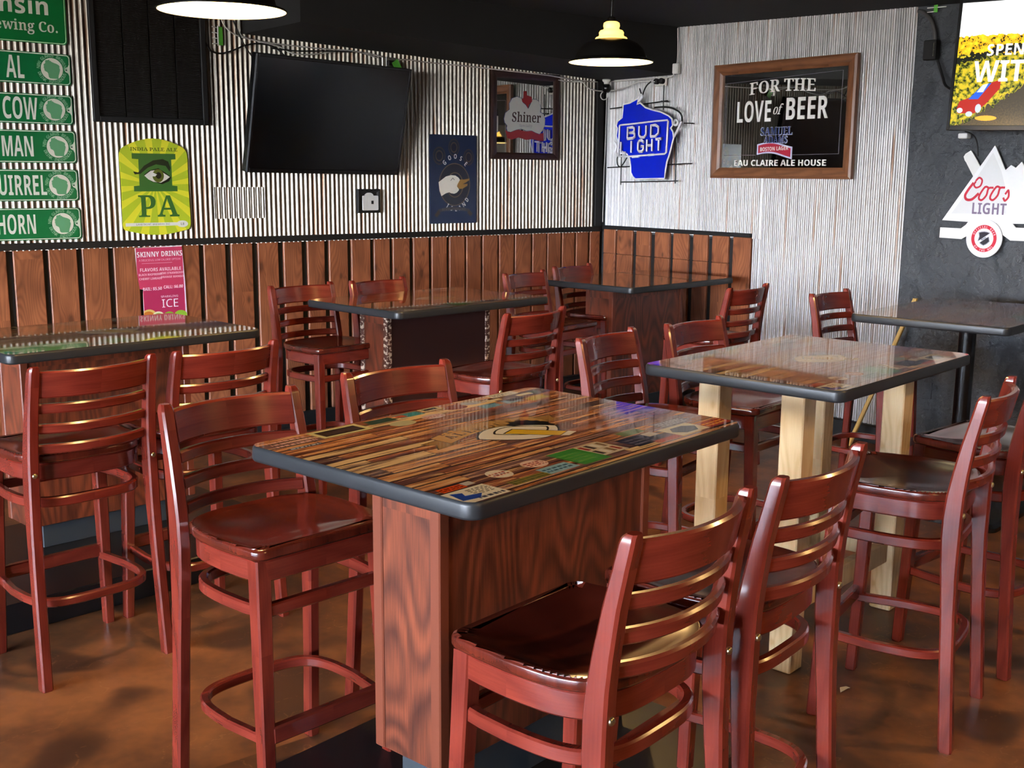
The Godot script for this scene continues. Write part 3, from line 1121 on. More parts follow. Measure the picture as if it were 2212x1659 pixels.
	part("backing_panel", gb, M.black, right, "black panel seen in the gaps between the boards")
	var t3 := MB.new()
	t3.box(Vector3(SIDE - 0.006, 1.144, 1.0667), Vector3(0.030, 0.025, 1.352), 0.003)
	struct("trim_3", t3, M.black, "black cap above the short wainscot of the right wall")
	var br := MB.new()
	br.box(Vector3(SIDE - 0.004, 0.05, 3.6), Vector3(0.026, 0.10, 6.3), 0.003)
	struct("baseboard_right", br, M.black, "black baseboard along the right wall")
	# boxed soffit over the back wall
	var so := MB.new()
	rings = []
	for q in [[-3.0727, 2.2606], [SIDE - 0.004, 2.1587]]:
		var ring := PackedVector3Array()
		for c in [Vector2(BACK + 0.016, q[1]), Vector2(1.0573, q[1]), Vector2(1.0573, 2.55), Vector2(BACK + 0.016, 2.55)]: ring.append(Vector3(q[0], c.y, c.x))
		rings.append(ring)
	so.loft(rings, 0)
	struct("trim_4", so, M.black_paint, "black boxed soffit along the top of the back wall")
	# unseen left wall, its windows placed to light the room, and the wall behind the camera
	var wl := MB.new()
	var zz := [0.2, 1.6, 3.7, 3.9, 6.0, 6.2, 8.3, 8.5, 10.4, 11.0]
	wl.box(Vector3(-14.08, 0.245, 5.6), Vector3(0.16, 0.51, 10.8), 0.001)
	wl.box(Vector3(-14.08, 2.48, 5.6), Vector3(0.16, 0.40, 10.8), 0.001)
	for i in range(0, zz.size(), 2):
		wl.box(Vector3(-14.08, 1.39, (zz[i] + zz[i + 1]) * 0.5), Vector3(0.16, 1.80, zz[i + 1] - zz[i]), 0.001)
	struct("wall_left", wl, M.plain_wall, "unseen left wall, its windows placed to light the room")
	for i in range(1, zz.size() - 1, 2):
		var zm: float = (zz[i] + zz[i + 1]) * 0.5
		var wd: float = zz[i + 1] - zz[i]
		var fr := MB.new()
		for s in [-1, 1]:
			fr.box(Vector3(0, 1.39, s * (wd * 0.5 - 0.025)), Vector3(0.06, 1.78, 0.05), 0.003)
			fr.box(Vector3(0, 1.39 + s * 0.865, 0), Vector3(0.06, 0.05, wd - 0.1), 0.003)
		var win := struct("window_%d" % ((i + 1) / 2), fr, M.window_frame, "unseen window placed to light the room from the left")
		win.position = Vector3(-14.08, 0, zm)
		var g := MB.new()
		g.quad(Vector3(0, 0.55, -wd * 0.5 + 0.05), Vector3(0, 0.55, wd * 0.5 - 0.05), Vector3(0, 2.23, wd * 0.5 - 0.05), Vector3(0, 2.23, -wd * 0.5 + 0.05), Vector3.RIGHT)
		part("pane", g, M.glass, win)
	var wf := MB.new()
	wf.box(Vector3(-7.2, 1.32, 11.08), Vector3(14.2, 2.84, 0.16), 0.001)
	struct("wall_front", wf, M.plain_wall, "wall behind the camera")

# ---------------------------------------------------------------- lamps
func pendant(label: String, at: Vector3, cord: float, turn := 0.0) -> void:
	var t := thing("pendant_lamp", label, "lamp", at, turn, "")
	var sh := MB.new()
	sh.lathe(PackedVector2Array([Vector2(0.163, 0.0), Vector2(0.165, 0.003), Vector2(0.160, 0.007), Vector2(0.143, 0.013), Vector2(0.137, 0.018), Vector2(0.134, 0.030), Vector2(0.124, 0.050), Vector2(0.104, 0.069), Vector2(0.078, 0.082), Vector2(0.056, 0.088)]), Vector3.ZERO, 48)
	part("shade", sh, M.lamp_black, t, "black domed metal shade")
	var inn := MB.new()
	inn.lathe(PackedVector2Array([Vector2(0.162, 0.0005), Vector2(0.140, 0.011), Vector2(0.132, 0.018), Vector2(0.128, 0.030), Vector2(0.119, 0.049), Vector2(0.100, 0.066), Vector2(0.074, 0.078), Vector2(0.02, 0.083)]), Vector3.ZERO, 48)
	part("shade_lining", inn, M.lamp_white_glow, t, "white inside of the shade, with a glow of its own")
	var nk := MB.new()
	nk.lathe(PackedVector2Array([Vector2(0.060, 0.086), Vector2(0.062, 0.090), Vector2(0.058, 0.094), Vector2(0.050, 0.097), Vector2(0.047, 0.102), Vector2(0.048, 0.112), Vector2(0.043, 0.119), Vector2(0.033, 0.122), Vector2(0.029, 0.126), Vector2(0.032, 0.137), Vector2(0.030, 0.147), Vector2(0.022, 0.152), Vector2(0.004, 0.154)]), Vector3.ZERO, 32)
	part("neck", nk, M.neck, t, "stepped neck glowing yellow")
	var cp := MB.new()
	cp.lathe(PackedVector2Array([Vector2(0.016, 0.152), Vector2(0.016, 0.166), Vector2(0.006, 0.172)]), Vector3.ZERO, 16)
	cp.tube(PackedVector3Array([Vector3(0, 0.168, 0), Vector3(0.0, cord * 0.6, 0.002), Vector3(0, cord, 0)]), 0.006)
	part("cord", cp, M.lamp_black, t)
	var bu := MB.new()
	bu.lathe(PackedVector2Array([Vector2(0.001, 0.012), Vector2(0.018, 0.016), Vector2(0.029, 0.030), Vector2(0.030, 0.042), Vector2(0.020, 0.058), Vector2(0.013, 0.074), Vector2(0.001, 0.078)]), Vector3.ZERO, 20)
	part("bulb", bu, M.bulb, t)
	var l := OmniLight3D.new()
	l.name = "lamp_light"
	l.light_color = Color(1.0, 0.80, 0.50)
	l.light_energy = LAMP
	l.light_size = 0.028
	l.omni_range = 14.0
	l.omni_attenuation = 2.0
	l.shadow_enabled = true
	l.position = Vector3(0, 0.036, 0)
	t.add_child(l, true)

func build_furniture() -> void:
	column_table("nearest pedestal table on a wide oak column, its stickered plank top in full view", Vector3(-4.346, 0, 4.414), deg_to_rad(10.5), false)
	column_table("pedestal table at the left edge with the pink drinks poster behind it", Vector3(-4.470, 0, 1.991), deg_to_rad(7.3), false, true, Vector2(-0.68, 0.56), Vector2(-0.30, 0.57))
	column_table("pedestal table in the middle whose column corners have chipped pale paint", Vector3(-2.737, 0, 1.716), deg_to_rad(7.2), true, true)
	column_table("pedestal table in the far corner in front of the short wainscot", Vector3(-1.063, 0, 1.490), deg_to_rad(7.2), false, true)
	post_table("table on four raw pine posts, its top striped by the mirrored metal wall", Vector3(-2.867, 0, 4.148), deg_to_rad(9.5))
	pole_table("table on one round black steel column beside the dark plaster wall", Vector3(-1.168, 0, 3.711), deg_to_rad(9.5))
	var first := make_stool()
	var spots := [
		[-4.897, 2.882, 187.6, "red wooden bar stool at far left, back to camera, in front of the left table"],
		[-4.614, 4.961, 191.0, "red wooden bar stool nearest the camera, scratched seat, cut off by the bottom edge"],
		[-4.167, 4.880, 192.2, "red wooden bar stool just right of the nearest one, scuffed dark seat"],
		[-3.156, 4.675, 198.6, "red wooden bar stool seen from its side in front of the pine post table"],
		[-4.466, 2.828, 188.6, "red wooden bar stool with its back to camera at the left table's right end"],
		[-4.735, 4.079, 7.2, "red wooden bar stool facing the camera under the left corner of the nearest table"],
		[-4.176, 3.955, 5.9, "red wooden bar stool behind the nearest table, only its back showing over the far edge"],
		[-2.533, 4.575, 182.9, "red wooden bar stool at the right edge, mostly hidden, seat striped with light"],
		[-3.232, 1.597, 7.8, "red wooden bar stool facing the camera left of the middle table"],
		[-2.754, 1.560, 11.3, "red wooden bar stool behind the middle table, only its top rail showing"],
		[-3.054, 2.639, 191.4, "red wooden bar stool with its back to camera at the middle table's near side"],
		[-1.820, 1.637, 14.4, "red wooden bar stool against the wainscot, left of the pair at the corner table"],
		[-1.270, 1.416, 13.0, "red wooden bar stool half hidden behind the left end of the corner table"],
		[-1.502, 2.440, 190.1, "red wooden bar stool with its back to camera beside the end of the wainscot"],
		[-3.160, 3.778, 16.9, "red wooden bar stool behind the left tip of the pine post table"],
		[-2.668, 3.714, 9.7, "red wooden bar stool behind the pine post table, its seat striped between the posts"],
		[-1.304, 3.328, 10.1, "red wooden bar stool standing in front of the bare metal wall"]]
	for i in spots.size():
		var s = spots[i]
		var o: Node3D = first
		if i > 0:
			o = first.duplicate()
			o.name = numbered("bar_stool")
			add_child(o, true)
		o.position = Vector3(s[0], 0, s[1])
		o.rotation.y = deg_to_rad(s[2])
		tag(o, s[3], "bar stool", "red ladder back bar stools")


# ---------------------------------------------------------------- things on the walls
func printed(t: Node3D, called: String, poly: PackedVector2Array, th: float, pd: Pad, rect: Rect2, rough := 0.35, edge: Material = null) -> void:
	var mb := MB.new()
	mb.plate(poly, 0.0, th, rect)
	part(called, mb, mat(Color.WHITE, rough, 0.0, pd.tex()), t)

const STATE := [[300, 280], [400, 270], [530, 215], [515, 310], [560, 290], [640, 370], [760, 425], [860, 460], [980, 530], [1030, 590], [1045, 680], [1015, 720], [1050, 780], [1060, 870], [1030, 1020], [1010, 1110], [975, 1220], [960, 1330], [950, 1470], [520, 1455], [480, 1420], [445, 1350], [440, 1250], [420, 1130], [380, 1060], [300, 1010], [240, 960], [235, 860], [205, 760], [220, 640], [200, 600], [220, 530], [290, 480], [295, 390]]

func state_shape(c: Vector2, w: float, h: float) -> PackedVector2Array:
	var p := PackedVector2Array()
	for q in STATE: p.append(c + Vector2((q[0] - 630.0) / 860.0 * w, -(q[1] - 842.0) / 1255.0 * h))
	return p

func green_sign(label: String, right_x: float, y0: float, y1: float, text: String, cap: float, text_right: float, skew: float) -> void:
	var w := 0.70
	var h := y1 - y0
	var t := thing("street_sign", label, "sign", Vector3(right_x - w, y0, BACK + 0.011), 0.0, "green street signs on the back wall")
	t.rotation.z = skew
	var pd := Pad.new(w, h, 1500.0, s8(14, 116, 62))
	var cr := s8(232, 230, 214)
	var bord := round_rect(w - 0.012, h - 0.012, 0.016, 5, Vector2(w, h) * 0.5)
	pd.line(bord, 0.0042, cr, true)
	# keyhole notch in the border at the right end
	pd.poly(PackedVector2Array([Vector2(w - 0.008, h * 0.68), Vector2(w - 0.014, h * 0.60), Vector2(w - 0.026, h * 0.56), Vector2(w - 0.031, h * 0.5), Vector2(w - 0.026, h * 0.44), Vector2(w - 0.014, h * 0.40), Vector2(w - 0.008, h * 0.32)]), cr)
	pd.poly(ellipse(Vector2(w - 0.021, h * 0.5), 0.0042, 0.0042, 14), s8(40, 60, 46))
	pad_text(pd, text, "sansbold", Vector2(text_right - (right_x - w), (h - cap) * 0.5), cap, s8(238, 232, 220), 0.50, 1)
	var c := Vector2(w - 0.091471, h * 0.5)
	var r := 0.070725
	pd.poly(ellipse(c, r * 0.76, r * 0.76, 40), s8(236, 230, 214))
	pd.poly(state_shape(c, r * 1.12, r * 1.30), s8(104, 168, 118))
	pad_arc(pd, "NEW GLARUS BREWING", "sansbold", c, r * 0.82, PI * 0.5, 0.175, r * 0.22, s8(148, 190, 150), 0.9, true)
	pad_arc(pd, "DRINK INDIGENOUS", "sansbold", c, r * 1.02, -PI * 0.5, 0.165, r * 0.22, s8(148, 190, 150), 0.9, false)
	printed(t, "face", round_rect(w, h, 0.02, 5, Vector2(w, h) * 0.5), 0.003, pd, Rect2(0, 0, w, h), 0.3)

func cable(label: String, pts: Array, rad: float, m: Material, n := 40) -> void:
	var mb := MB.new()
	mb.tube(curve(pts, n), rad, 7)
	single("cable", mb, m, label, "cable")

func build_wall_things() -> void:
	# ---- green street signs, a stack at the left edge
	var w := 0.70
	var h := 2.4435 - 2.1342
	var t := thing("street_sign", "large green two-line sign at the top of the stack of green signs", "sign", Vector3(-4.0251 - w, 2.1342, BACK + 0.011), 0.0, "green street signs on the back wall")
	t.rotation.z = deg_to_rad(-0.4)
	var pd := Pad.new(w, h, 1500.0, s8(16, 118, 56))
	var cream := s8(236, 230, 214)
	pd.line(round_rect(w - 0.012, h - 0.012, 0.018, 5, Vector2(w, h) * 0.5), 0.0042, s8(196, 238, 186), true)
	pad_text(pd, "Wisconsin", "sansbold", Vector2(w - 0.084870, 2.2719 - 2.1342), 0.082984, cream, 1.05, 1)
	pad_text(pd, "New Glarus Brewing Co.", "serifbold", Vector2(w - 0.043378, 2.1908 - 2.1342), 0.049036, cream, 0.92, 1)
	printed(t, "face", round_rect(w, h, 0.02, 5, Vector2(w, h) * 0.5), 0.003, pd, Rect2(0, 0, w, h), 0.3)
	green_sign("green sign ending in AL, directly below the large two-line sign", -4.0176, 1.9390, 2.0927, "AL", 0.105616, -4.2420, deg_to_rad(-0.6))
	green_sign("third sign of the green stack, ending in COW", -4.0185, 1.7438, 1.8909, "SPOTTED COW", 0.105616, -4.1902, deg_to_rad(-0.5))
	green_sign("green sign ending in MAN, fourth of the stack from the top", -4.0129, 1.5476, 1.7089, "MOON MAN", 0.098072, -4.2232, 0.0)
	green_sign("green sign ending in RREL, second from the bottom of the stack", -4.0138, 1.3581, 1.5156, "FAT SQUIRREL", 0.098072, -4.1704, 0.0)
	green_sign("lowest green sign of the stack, ending in ORN, just above the chair rail", -4.0110, 1.1620, 1.3232, "STAGHORN", 0.096186, -4.2364, 0.0)
	# ---- black vent screen
	t = thing("vent_screen", "large black framed vent screen with four columns right of the green signs", "screen", Vector3(-3.9186, 1.7598, BACK + 0.010))
	var vw := 0.620494
	var vh := 0.641240
	var grille := StandardMaterial3D.new()
	grille.albedo_color = s8(34, 32, 31)
	grille.roughness = 0.6
	var gi := paint(8, 256, func(_x: int, y: int): return Color.WHITE * (0.5 + 0.5 * sin(TAU * y / 8.0)))
	grille.heightmap_enabled = true
	grille.heightmap_scale = 0.4
	grille.heightmap_texture = as_tex(gi)
	grille.uv1_scale = Vector3(1, 3, 1)
	for i in 4:
		var g := MB.new()
		var x0 := 0.03 + i * (vw - 0.06) / 4.0 + 0.004
		var x1 := 0.03 + (i + 1) * (vw - 0.06) / 4.0 - 0.004
		g.plate(PackedVector2Array([Vector2(x0, 0.03), Vector2(x1, 0.03), Vector2(x1, vh - 0.01), Vector2(x0, vh - 0.01)]), 0.004, 0.016, Rect2(x0, 0.03, x1 - x0, vh - 0.04))
		part("grille_panel", g, grille, t)
	var fm := MB.new()
	fm.box(Vector3(0.015, vh * 0.5, 0.013), Vector3(0.030, vh, 0.026), 0.003)
	fm.box(Vector3(vw - 0.015, vh * 0.5, 0.013), Vector3(0.030, vh, 0.026), 0.003)
	fm.box(Vector3(vw * 0.5, 0.015, 0.013), Vector3(vw - 0.06, 0.030, 0.026), 0.003)
	fm.box(Vector3(vw * 0.5, vh - 0.006, 0.013), Vector3(vw - 0.06, 0.012, 0.026), 0.003)
	part("frame", fm, M.mesh_black, t)
	var bk := MB.new()
	bk.box(Vector3(vw * 0.5, vh * 0.5, 0.002), Vector3(vw - 0.02, vh - 0.02, 0.004), 0.001)
	part("backing", bk, M.black, t)
	# ---- yellow green beer sign with the eye
	w = 0.379086
	h = 0.510163
	t = thing("wall_sign", "lime green rounded metal sign with an eye in a letter I above PA", "sign", Vector3(-3.7960, 1.1723, BACK + 0.011))
	var shape := PackedVector2Array()
	for i in 13: shape.append(Vector2(lerpf(0.035, 0.965, i / 12.0) * w, (0.055 - 0.055 * sin(PI * i / 12.0)) * h))
	for q in [[0.985, 0.075], [0.997, 0.11], [0.995, 0.25], [0.985, 0.5], [0.99, 0.78], [0.98, 0.86], [0.95, 0.895]]: shape.append(Vector2(q[0] * w, q[1] * h))
	for i in 13: shape.append(Vector2(lerpf(0.93, 0.07, i / 12.0) * w, (0.91 + 0.09 * pow(sin(PI * i / 12.0), 0.9)) * h))
	for q in [[0.03, 0.885], [0.008, 0.85], [0.002, 0.78], [0.012, 0.5], [0.008, 0.25], [0.003, 0.11], [0.015, 0.075]]: shape.append(Vector2(q[0] * w, q[1] * h))
	pd = Pad.new(w, h, 1700.0, s8(196, 214, 50))
	var ctr := Vector2(0.5 * w, 0.52 * h)
	for i in 16:
		var a := TAU * (i + 0.3) / 16.0
		pd.poly(PackedVector2Array([ctr, ctr + Vector2.from_angle(a - 0.085) * h, ctr + Vector2.from_angle(a + 0.085) * h]), s8(240, 236, 60))
	var dg := s8(62, 112, 50)
	pad_text(pd, "INDIA PALE ALE", "serifbold", Vector2(0.5 * w, 0.872 * h), 0.034 * h, s8(84, 104, 34), 1.28)
	var IX := func(u: float, v: float) -> Vector2: return Vector2(u * w, v * h)
	pd.poly(PackedVector2Array([IX.call(0.19, 0.455), IX.call(0.82, 0.455), IX.call(0.82, 0.51), IX.call(0.745, 0.515), IX.call(0.745, 0.785), IX.call(0.81, 0.79), IX.call(0.81, 0.845), IX.call(0.18, 0.845), IX.call(0.18, 0.79), IX.call(0.27, 0.785), IX.call(0.27, 0.515), IX.call(0.19, 0.51)]), dg)
	pd.poly(PackedVector2Array([IX.call(0.19, 0.66), IX.call(0.26, 0.65), IX.call(0.35, 0.72), IX.call(0.48, 0.775), IX.call(0.62, 0.79), IX.call(0.70, 0.765), IX.call(0.73, 0.70), IX.call(0.715, 0.66), IX.call(0.66, 0.72), IX.call(0.52, 0.735), IX.call(0.40, 0.70), IX.call(0.29, 0.635), IX.call(0.21, 0.63)]), s8(28, 44, 26))
	pd.poly(PackedVector2Array([IX.call(0.34, 0.625), IX.call(0.42, 0.67), IX.call(0.55, 0.695), IX.call(0.66, 0.645), IX.call(0.735, 0.60), IX.call(0.70, 0.56), IX.call(0.60, 0.53), IX.call(0.45, 0.555)]), s8(26, 40, 24))
	pd.poly(PackedVector2Array([IX.call(0.345, 0.618), IX.call(0.44, 0.668), IX.call(0.55, 0.68), IX.call(0.65, 0.635), IX.call(0.715, 0.605), IX.call(0.66, 0.575), IX.call(0.58, 0.545), IX.call(0.47, 0.555), IX.call(0.40, 0.58)]), s8(236, 230, 218))
	pd.poly(ellipse(IX.call(0.545, 0.617), 0.083 * w, 0.068 * h, 36), s8(96, 104, 38))
	pd.poly(ellipse(IX.call(0.55, 0.62), 0.040 * w, 0.034 * h, 28), s8(30, 32, 18))
	pd.poly(PackedVector2Array([IX.call(0.44, 0.66), IX.call(0.53, 0.63), IX.call(0.50, 0.61), IX.call(0.45, 0.61)]), s8(240, 236, 226))
	pad_text(pd, "PA", "serifbold", Vector2(0.53 * w, 0.19 * h), 0.225 * h, dg, 1.02)
	pd.rect(0.045 * w, 0.095 * h, 0.82 * w, 0.034 * h, s8(240, 238, 226))
	pad_text(pd, "LAKEFRONT BREWERY INC", "sans", Vector2(0.44 * w, 0.104 * h), 0.018 * h, s8(120, 120, 110), 1.25)
	pd.poly(ellipse(IX.call(0.87, 0.112), 0.085 * w, 0.036 * h, 28), s8(240, 238, 226))
	pad_text(pd, "LB", "sansbold", Vector2(0.87 * w, 0.099 * h), 0.026 * h, s8(150, 150, 140))
	printed(t, "face", shape, 0.004, pd, Rect2(0, 0, w, h), 0.25)
	# ---- big television that is off
	t = thing("television", "large switched-off television tilted out from the back wall", "television", Vector3(-2.644, 1.8135, 0.603))
	t.basis = Basis.from_euler(Vector3(deg_to_rad(11.5), deg_to_rad(8.6), deg_to_rad(-0.5)), EULER_ORDER_YXZ)
	television(t, 1.087, 0.630, M.screen_off, Vector3(0.12, 0.0, -0.20))
	# ---- goose sign
	w = 0.364941
	h = 0.557313
	t = thing("wall_sign", "dark blue upright sign with a white goose head in an oval", "sign", Vector3(-1.8327, 1.1959, BACK + 0.011))
	pd = Pad.new(w, h, 1800.0, s8(22, 40, 74))
	var G := func(px: float, py: float) -> Vector2: return Vector2((px - 185.0) / 725.0 * w, (1.0 - (py - 140.0) / 1395.0) * h)
	var gold := s8(116, 98, 80)
	for q in [[330, 470, 95, 140], [555, 335, 85, 135], [785, 485, 80, 130]]:
		for k in [[1.0, s8(62, 58, 60)], [0.86, s8(30, 40, 62)], [0.62, s8(84, 74, 66)], [0.48, s8(28, 34, 52)]]:
			pd.poly(ellipse(G.call(q[0], q[1]), q[2] / 725.0 * w * k[0], q[3] / 1395.0 * h * k[0], 32), k[1])
	pd.poly(ellipse(G.call(565, 920), 242.0 / 725.0 * w, 338.0 / 1395.0 * h, 48), gold)
	pd.poly(ellipse(G.call(565, 920), 232.0 / 725.0 * w, 326.0 / 1395.0 * h, 48), s8(30, 34, 48))
	pd.poly(ellipse(G.call(570, 925), 132.0 / 725.0 * w, 200.0 / 1395.0 * h, 48), gold)
	pd.poly(ellipse(G.call(570, 925), 120.0 / 725.0 * w, 186.0 / 1395.0 * h, 48), s8(24, 28, 44))
	pad_arc(pd, "GOOSE", "sansbold", G.call(570, 890), 0.300 * w, PI * 0.5 - 0.02, 0.37, 0.052 * h, s8(240, 240, 240), 0.85, true, 1.38)
	pad_arc(pd, "ISLAND", "sansbold", G.call(575, 930), 0.355 * w, -PI * 0.5 + 0.18, 0.29, 0.052 * h, s8(240, 240, 240), 0.85, false, 1.28)
	var head := PackedVector2Array()
	for q in [[315, 880], [360, 845], [430, 790], [510, 768], [580, 775], [630, 810], [652, 845], [640, 890], [610, 925], [605, 950], [632, 985], [635, 1010], [600, 1050], [560, 1068], [510, 1060], [480, 1045], [430, 1060], [360, 1105], [330, 1020]]: head.append(G.call(q[0], q[1]))
	pd.poly(head, s8(250, 244, 228))
	pd.line(head, 0.002, s8(24, 24, 34), true)
	pd.poly(PackedVector2Array([G.call(652, 838), G.call(720, 838), G.call(800, 822), G.call(798, 850), G.call(735, 890), G.call(690, 915), G.call(770, 905), G.call(765, 940), G.call(690, 985), G.call(640, 990), G.call(605, 950), G.call(612, 915)]), s8(168, 126, 64))
	pd.line(PackedVector2Array([G.call(505, 858), G.call(538, 815), G.call(562, 845)]), 0.003, s8(60, 50, 50))
	var rb := PackedVector2Array()
	for i in 13: rb.append(G.call(lerpf(310, 800, i / 12.0), 1310 - 40.0 * sin(PI * i / 12.0)))
	for i in 13: rb.append(G.call(lerpf(800, 310, i / 12.0), 1360 - 40.0 * sin(PI * i / 12.0)))
	pd.poly(rb, s8(58, 60, 68))
	pad_text(pd, "BEER COMPANY", "serif", G.call(555, 1335), 0.028 * h, s8(100, 98, 96), 1.1)
	pd.poly(PackedVector2Array([G.call(310, 1320), G.call(255, 1400), G.call(290, 1440), G.call(345, 1370)]), s8(58, 54, 52))
	pd.poly(PackedVector2Array([G.call(800, 1320), G.call(850, 1390), G.call(815, 1430), G.call(765, 1370)]), s8(58, 54, 52))
	printed(t, "face", PackedVector2Array([Vector2(0, 0), Vector2(w, 0), Vector2(w, h), Vector2(0, h)]), 0.004, pd, Rect2(0, 0, w, h), 0.2)
	# ---- mirror with the cream badge
	w = 0.572401
	h = 0.564857
	t = thing("framed_mirror", "small square mirror in a dark brown frame with a cream badge", "mirror", Vector3(-1.0655, 1.8895, BACK + 0.011))
	frame_bars(t, w, h, 0.044321, 0.022, M.frame_brown, M.frame_brown)
	mirror_glass(t, w - 0.07, h - 0.07)
	var SG := func(px: float, py: float) -> Vector2: return Vector2(((px - 687.0) / 945.0) * 0.499790, -((py - 842.0) / 1215.0) * 0.471500)
	var badge := PackedVector2Array()
	for q in [[345, 900], [365, 800], [430, 740], [425, 640], [470, 555], [550, 520], [620, 545], [640, 610], [690, 650], [730, 710], [770, 620], [790, 555], [850, 545], [905, 580], [935, 680], [925, 760], [985, 790], [1010, 880], [1005, 980], [975, 1060], [920, 1135], [850, 1110], [790, 1080], [700, 1085], [620, 1055], [540, 1075], [450, 1115], [400, 1105], [385, 1050], [395, 1010], [355, 960]]: badge.append(SG.call(q[0], q[1]))
	var bm := MB.new()
	bm.plate(badge, 0.0065, 0.0078, Rect2(-1, -1, 2, 2))
	part("badge", bm, mat(s8(206, 206, 196), 0.5), t)
	var bl := MB.new()
	for i in badge.size():
		var a := badge[i]
		var b := badge[(i + 1) % badge.size()]
		bl.tube(PackedVector3Array([Vector3(a.x, a.y, 0.0074), Vector3(b.x, b.y, 0.0074)]), 0.0014, 5)
	part("badge_outline", bl, M.ink_blue, t)
	var tx := MB.new()
	letter_mesh(tx, "Shiner", "serifbold", SG.call(700, 940), 0.062238, 0.0084, 0.86, 0, 0.05)
	part("lettering", tx, mat(s8(64, 36, 30), 0.5), t)
	var tx2 := MB.new()
	letter_mesh(tx2, "Specialty", "serif", SG.call(690, 1020), 0.016974, 0.0084, 1.1, 0, 0.2)
	part("small_lettering", tx2, M.ink_grey, t)
	var red := MB.new()
	var star := PackedVector2Array()
	for q in [[655, 425], [700, 420], [705, 490], [785, 515], [790, 590], [735, 650], [725, 705], [690, 640], [630, 600], [625, 560], [655, 540]]: star.append(SG.call(q[0], q[1]))
	red.plate(star, 0.0082, 0.0092, Rect2(-1, -1, 2, 2))
	part("red_crest", red, mat(s8(150, 40, 44), 0.4), t)
	red = MB.new()
	var rib := PackedVector2Array()
	for q in [[370, 1090], [450, 1120], [560, 1065], [690, 1095], [790, 1085], [900, 1130], [985, 1110], [990, 1250], [900, 1245], [800, 1220], [700, 1235], [580, 1200], [470, 1240], [400, 1210]]: rib.append(SG.call(q[0], q[1]))
	red.plate(rib, 0.0065, 0.0072, Rect2(-1, -1, 2, 2))
	part("ribbon", red, mat(s8(150, 40, 44), 0.4), t)
	# ---- wall plate with a white holder
	t = thing("wall_box", "small black square wall box holding a white plate under the big television", "box", Vector3(-2.2872, 1.3430, BACK + 0.008))
	w = 0.158424
	h = 0.143336
	frame_bars(t, w, h, 0.020, 0.024, M.mesh_black, M.mesh_black)
	var wb := MB.new()
	wb.box(Vector3(0, 0, 0.004), Vector3(w - 0.03, h - 0.03, 0.006), 0.001)
	part("back_plate", wb, M.black, t)
	var wp := MB.new()
	var wpoly := round_rect(0.108, 0.088, 0.006, 4, Vector2(0.008, -0.012))
	wp.plate(wpoly, 0.016, 0.026, Rect2(-1, -1, 2, 2))
	wp.plate(ellipse(Vector2(0.002, 0.030), 0.030, 0.020, 24), 0.012, 0.020, Rect2(-1, -1, 2, 2))
	part("holder", wp, M.white, t, "white plate")
	var wh := MB.new()
	wh.plate(PackedVector2Array([Vector2(0.012, -0.018), Vector2(0.028, -0.018), Vector2(0.028, 0.002), Vector2(0.012, 0.002)]), 0.0255, 0.0266, Rect2(-1, -1, 2, 2))
	part("socket_hole", wh, M.black, t)
	# ---- pink drinks poster stuck to the wainscot
	w = 0.273470
	h = 0.411148
	t = thing("poster", "pink drinks poster with white lettering behind the left table", "poster", Vector3(-3.7328, 0.6989, BACK + 0.009))
	t.rotation.z = deg_to_rad(0.4)
	pd = Pad.new(w, h, 2000.0, s8(206, 64, 100))
	var P := func(px: float, py: float) -> Vector2: return Vector2((px - 90.0) / 905.0 * w, (1.0 - (py - 95.0) / 1290.0) * h)
	pd.rect(0, 0.985 * h, w, 0.03 * h, s8(246, 240, 246))
	pd.rect(0, 0, 0.016 * w, h, s8(246, 240, 246))
	pd.poly(PackedVector2Array([P.call(955, 95), P.call(995, 95), P.call(995, 1385), P.call(965, 1385)]), s8(244, 226, 246))
	pd.rect(0, 0, 0.115 * w, 0.445 * h, s8(240, 236, 246))
	pd.rect(0.13 * w, 0, 0.82 * w, 0.445 * h, s8(186, 52, 94))
	pad_text(pd, "SKINNY DRINKS", "sansbold", P.call(535, 270), 0.068 * h, s8(250, 240, 244), 0.86)
	pad_text(pd, "A DELICIOUS, LOW CALORIE OPTION", "sans", P.call(532, 340), 0.025 * h, s8(246, 206, 220), 0.98)
	pd.rect(0.12 * w, 0.778 * h, 0.62 * w, 0.004 * h, s8(246, 206, 220))
	pad_text(pd, "FLAVORS AVAILABLE", "sansbold", P.call(538, 515), 0.044 * h, s8(248, 220, 230), 0.95)
	pad_text(pd, "BLACK RASPBERRY", "sansbold", P.call(345, 585), 0.028 * h, s8(246, 206, 220), 0.92)
	pad_text(pd, "KIWI STRAWBERRY", "sansbold", P.call(745, 575), 0.028 * h, s8(246, 206, 220), 0.92)
	pad_text(pd, "CHERRY LIMEADE", "sansbold", P.call(345, 655), 0.028 * h, s8(246, 206, 220), 0.95)
	pad_text(pd, "ORANGE MANGO", "sansbold", P.call(745, 640), 0.028 * h, s8(246, 206, 220), 0.98)
	pad_text(pd, "RAIL: $5.50", "sansbold", P.call(362, 838), 0.040 * h, s8(250, 230, 238), 0.9, 0, 0.12)
	pad_text(pd, "CALL: $6.00", "sansbold", P.call(752, 822), 0.040 * h, s8(250, 230, 238), 0.9, 0, 0.12)
	pad_text(pd, "SPARKLING", "sans", P.call(675, 975), 0.026 * h, s8(246, 226, 236), 1.3)
	pad_text(pd, "ICE", "sans", P.call(675, 1145), 0.108 * h, s8(250, 244, 250), 1.1)
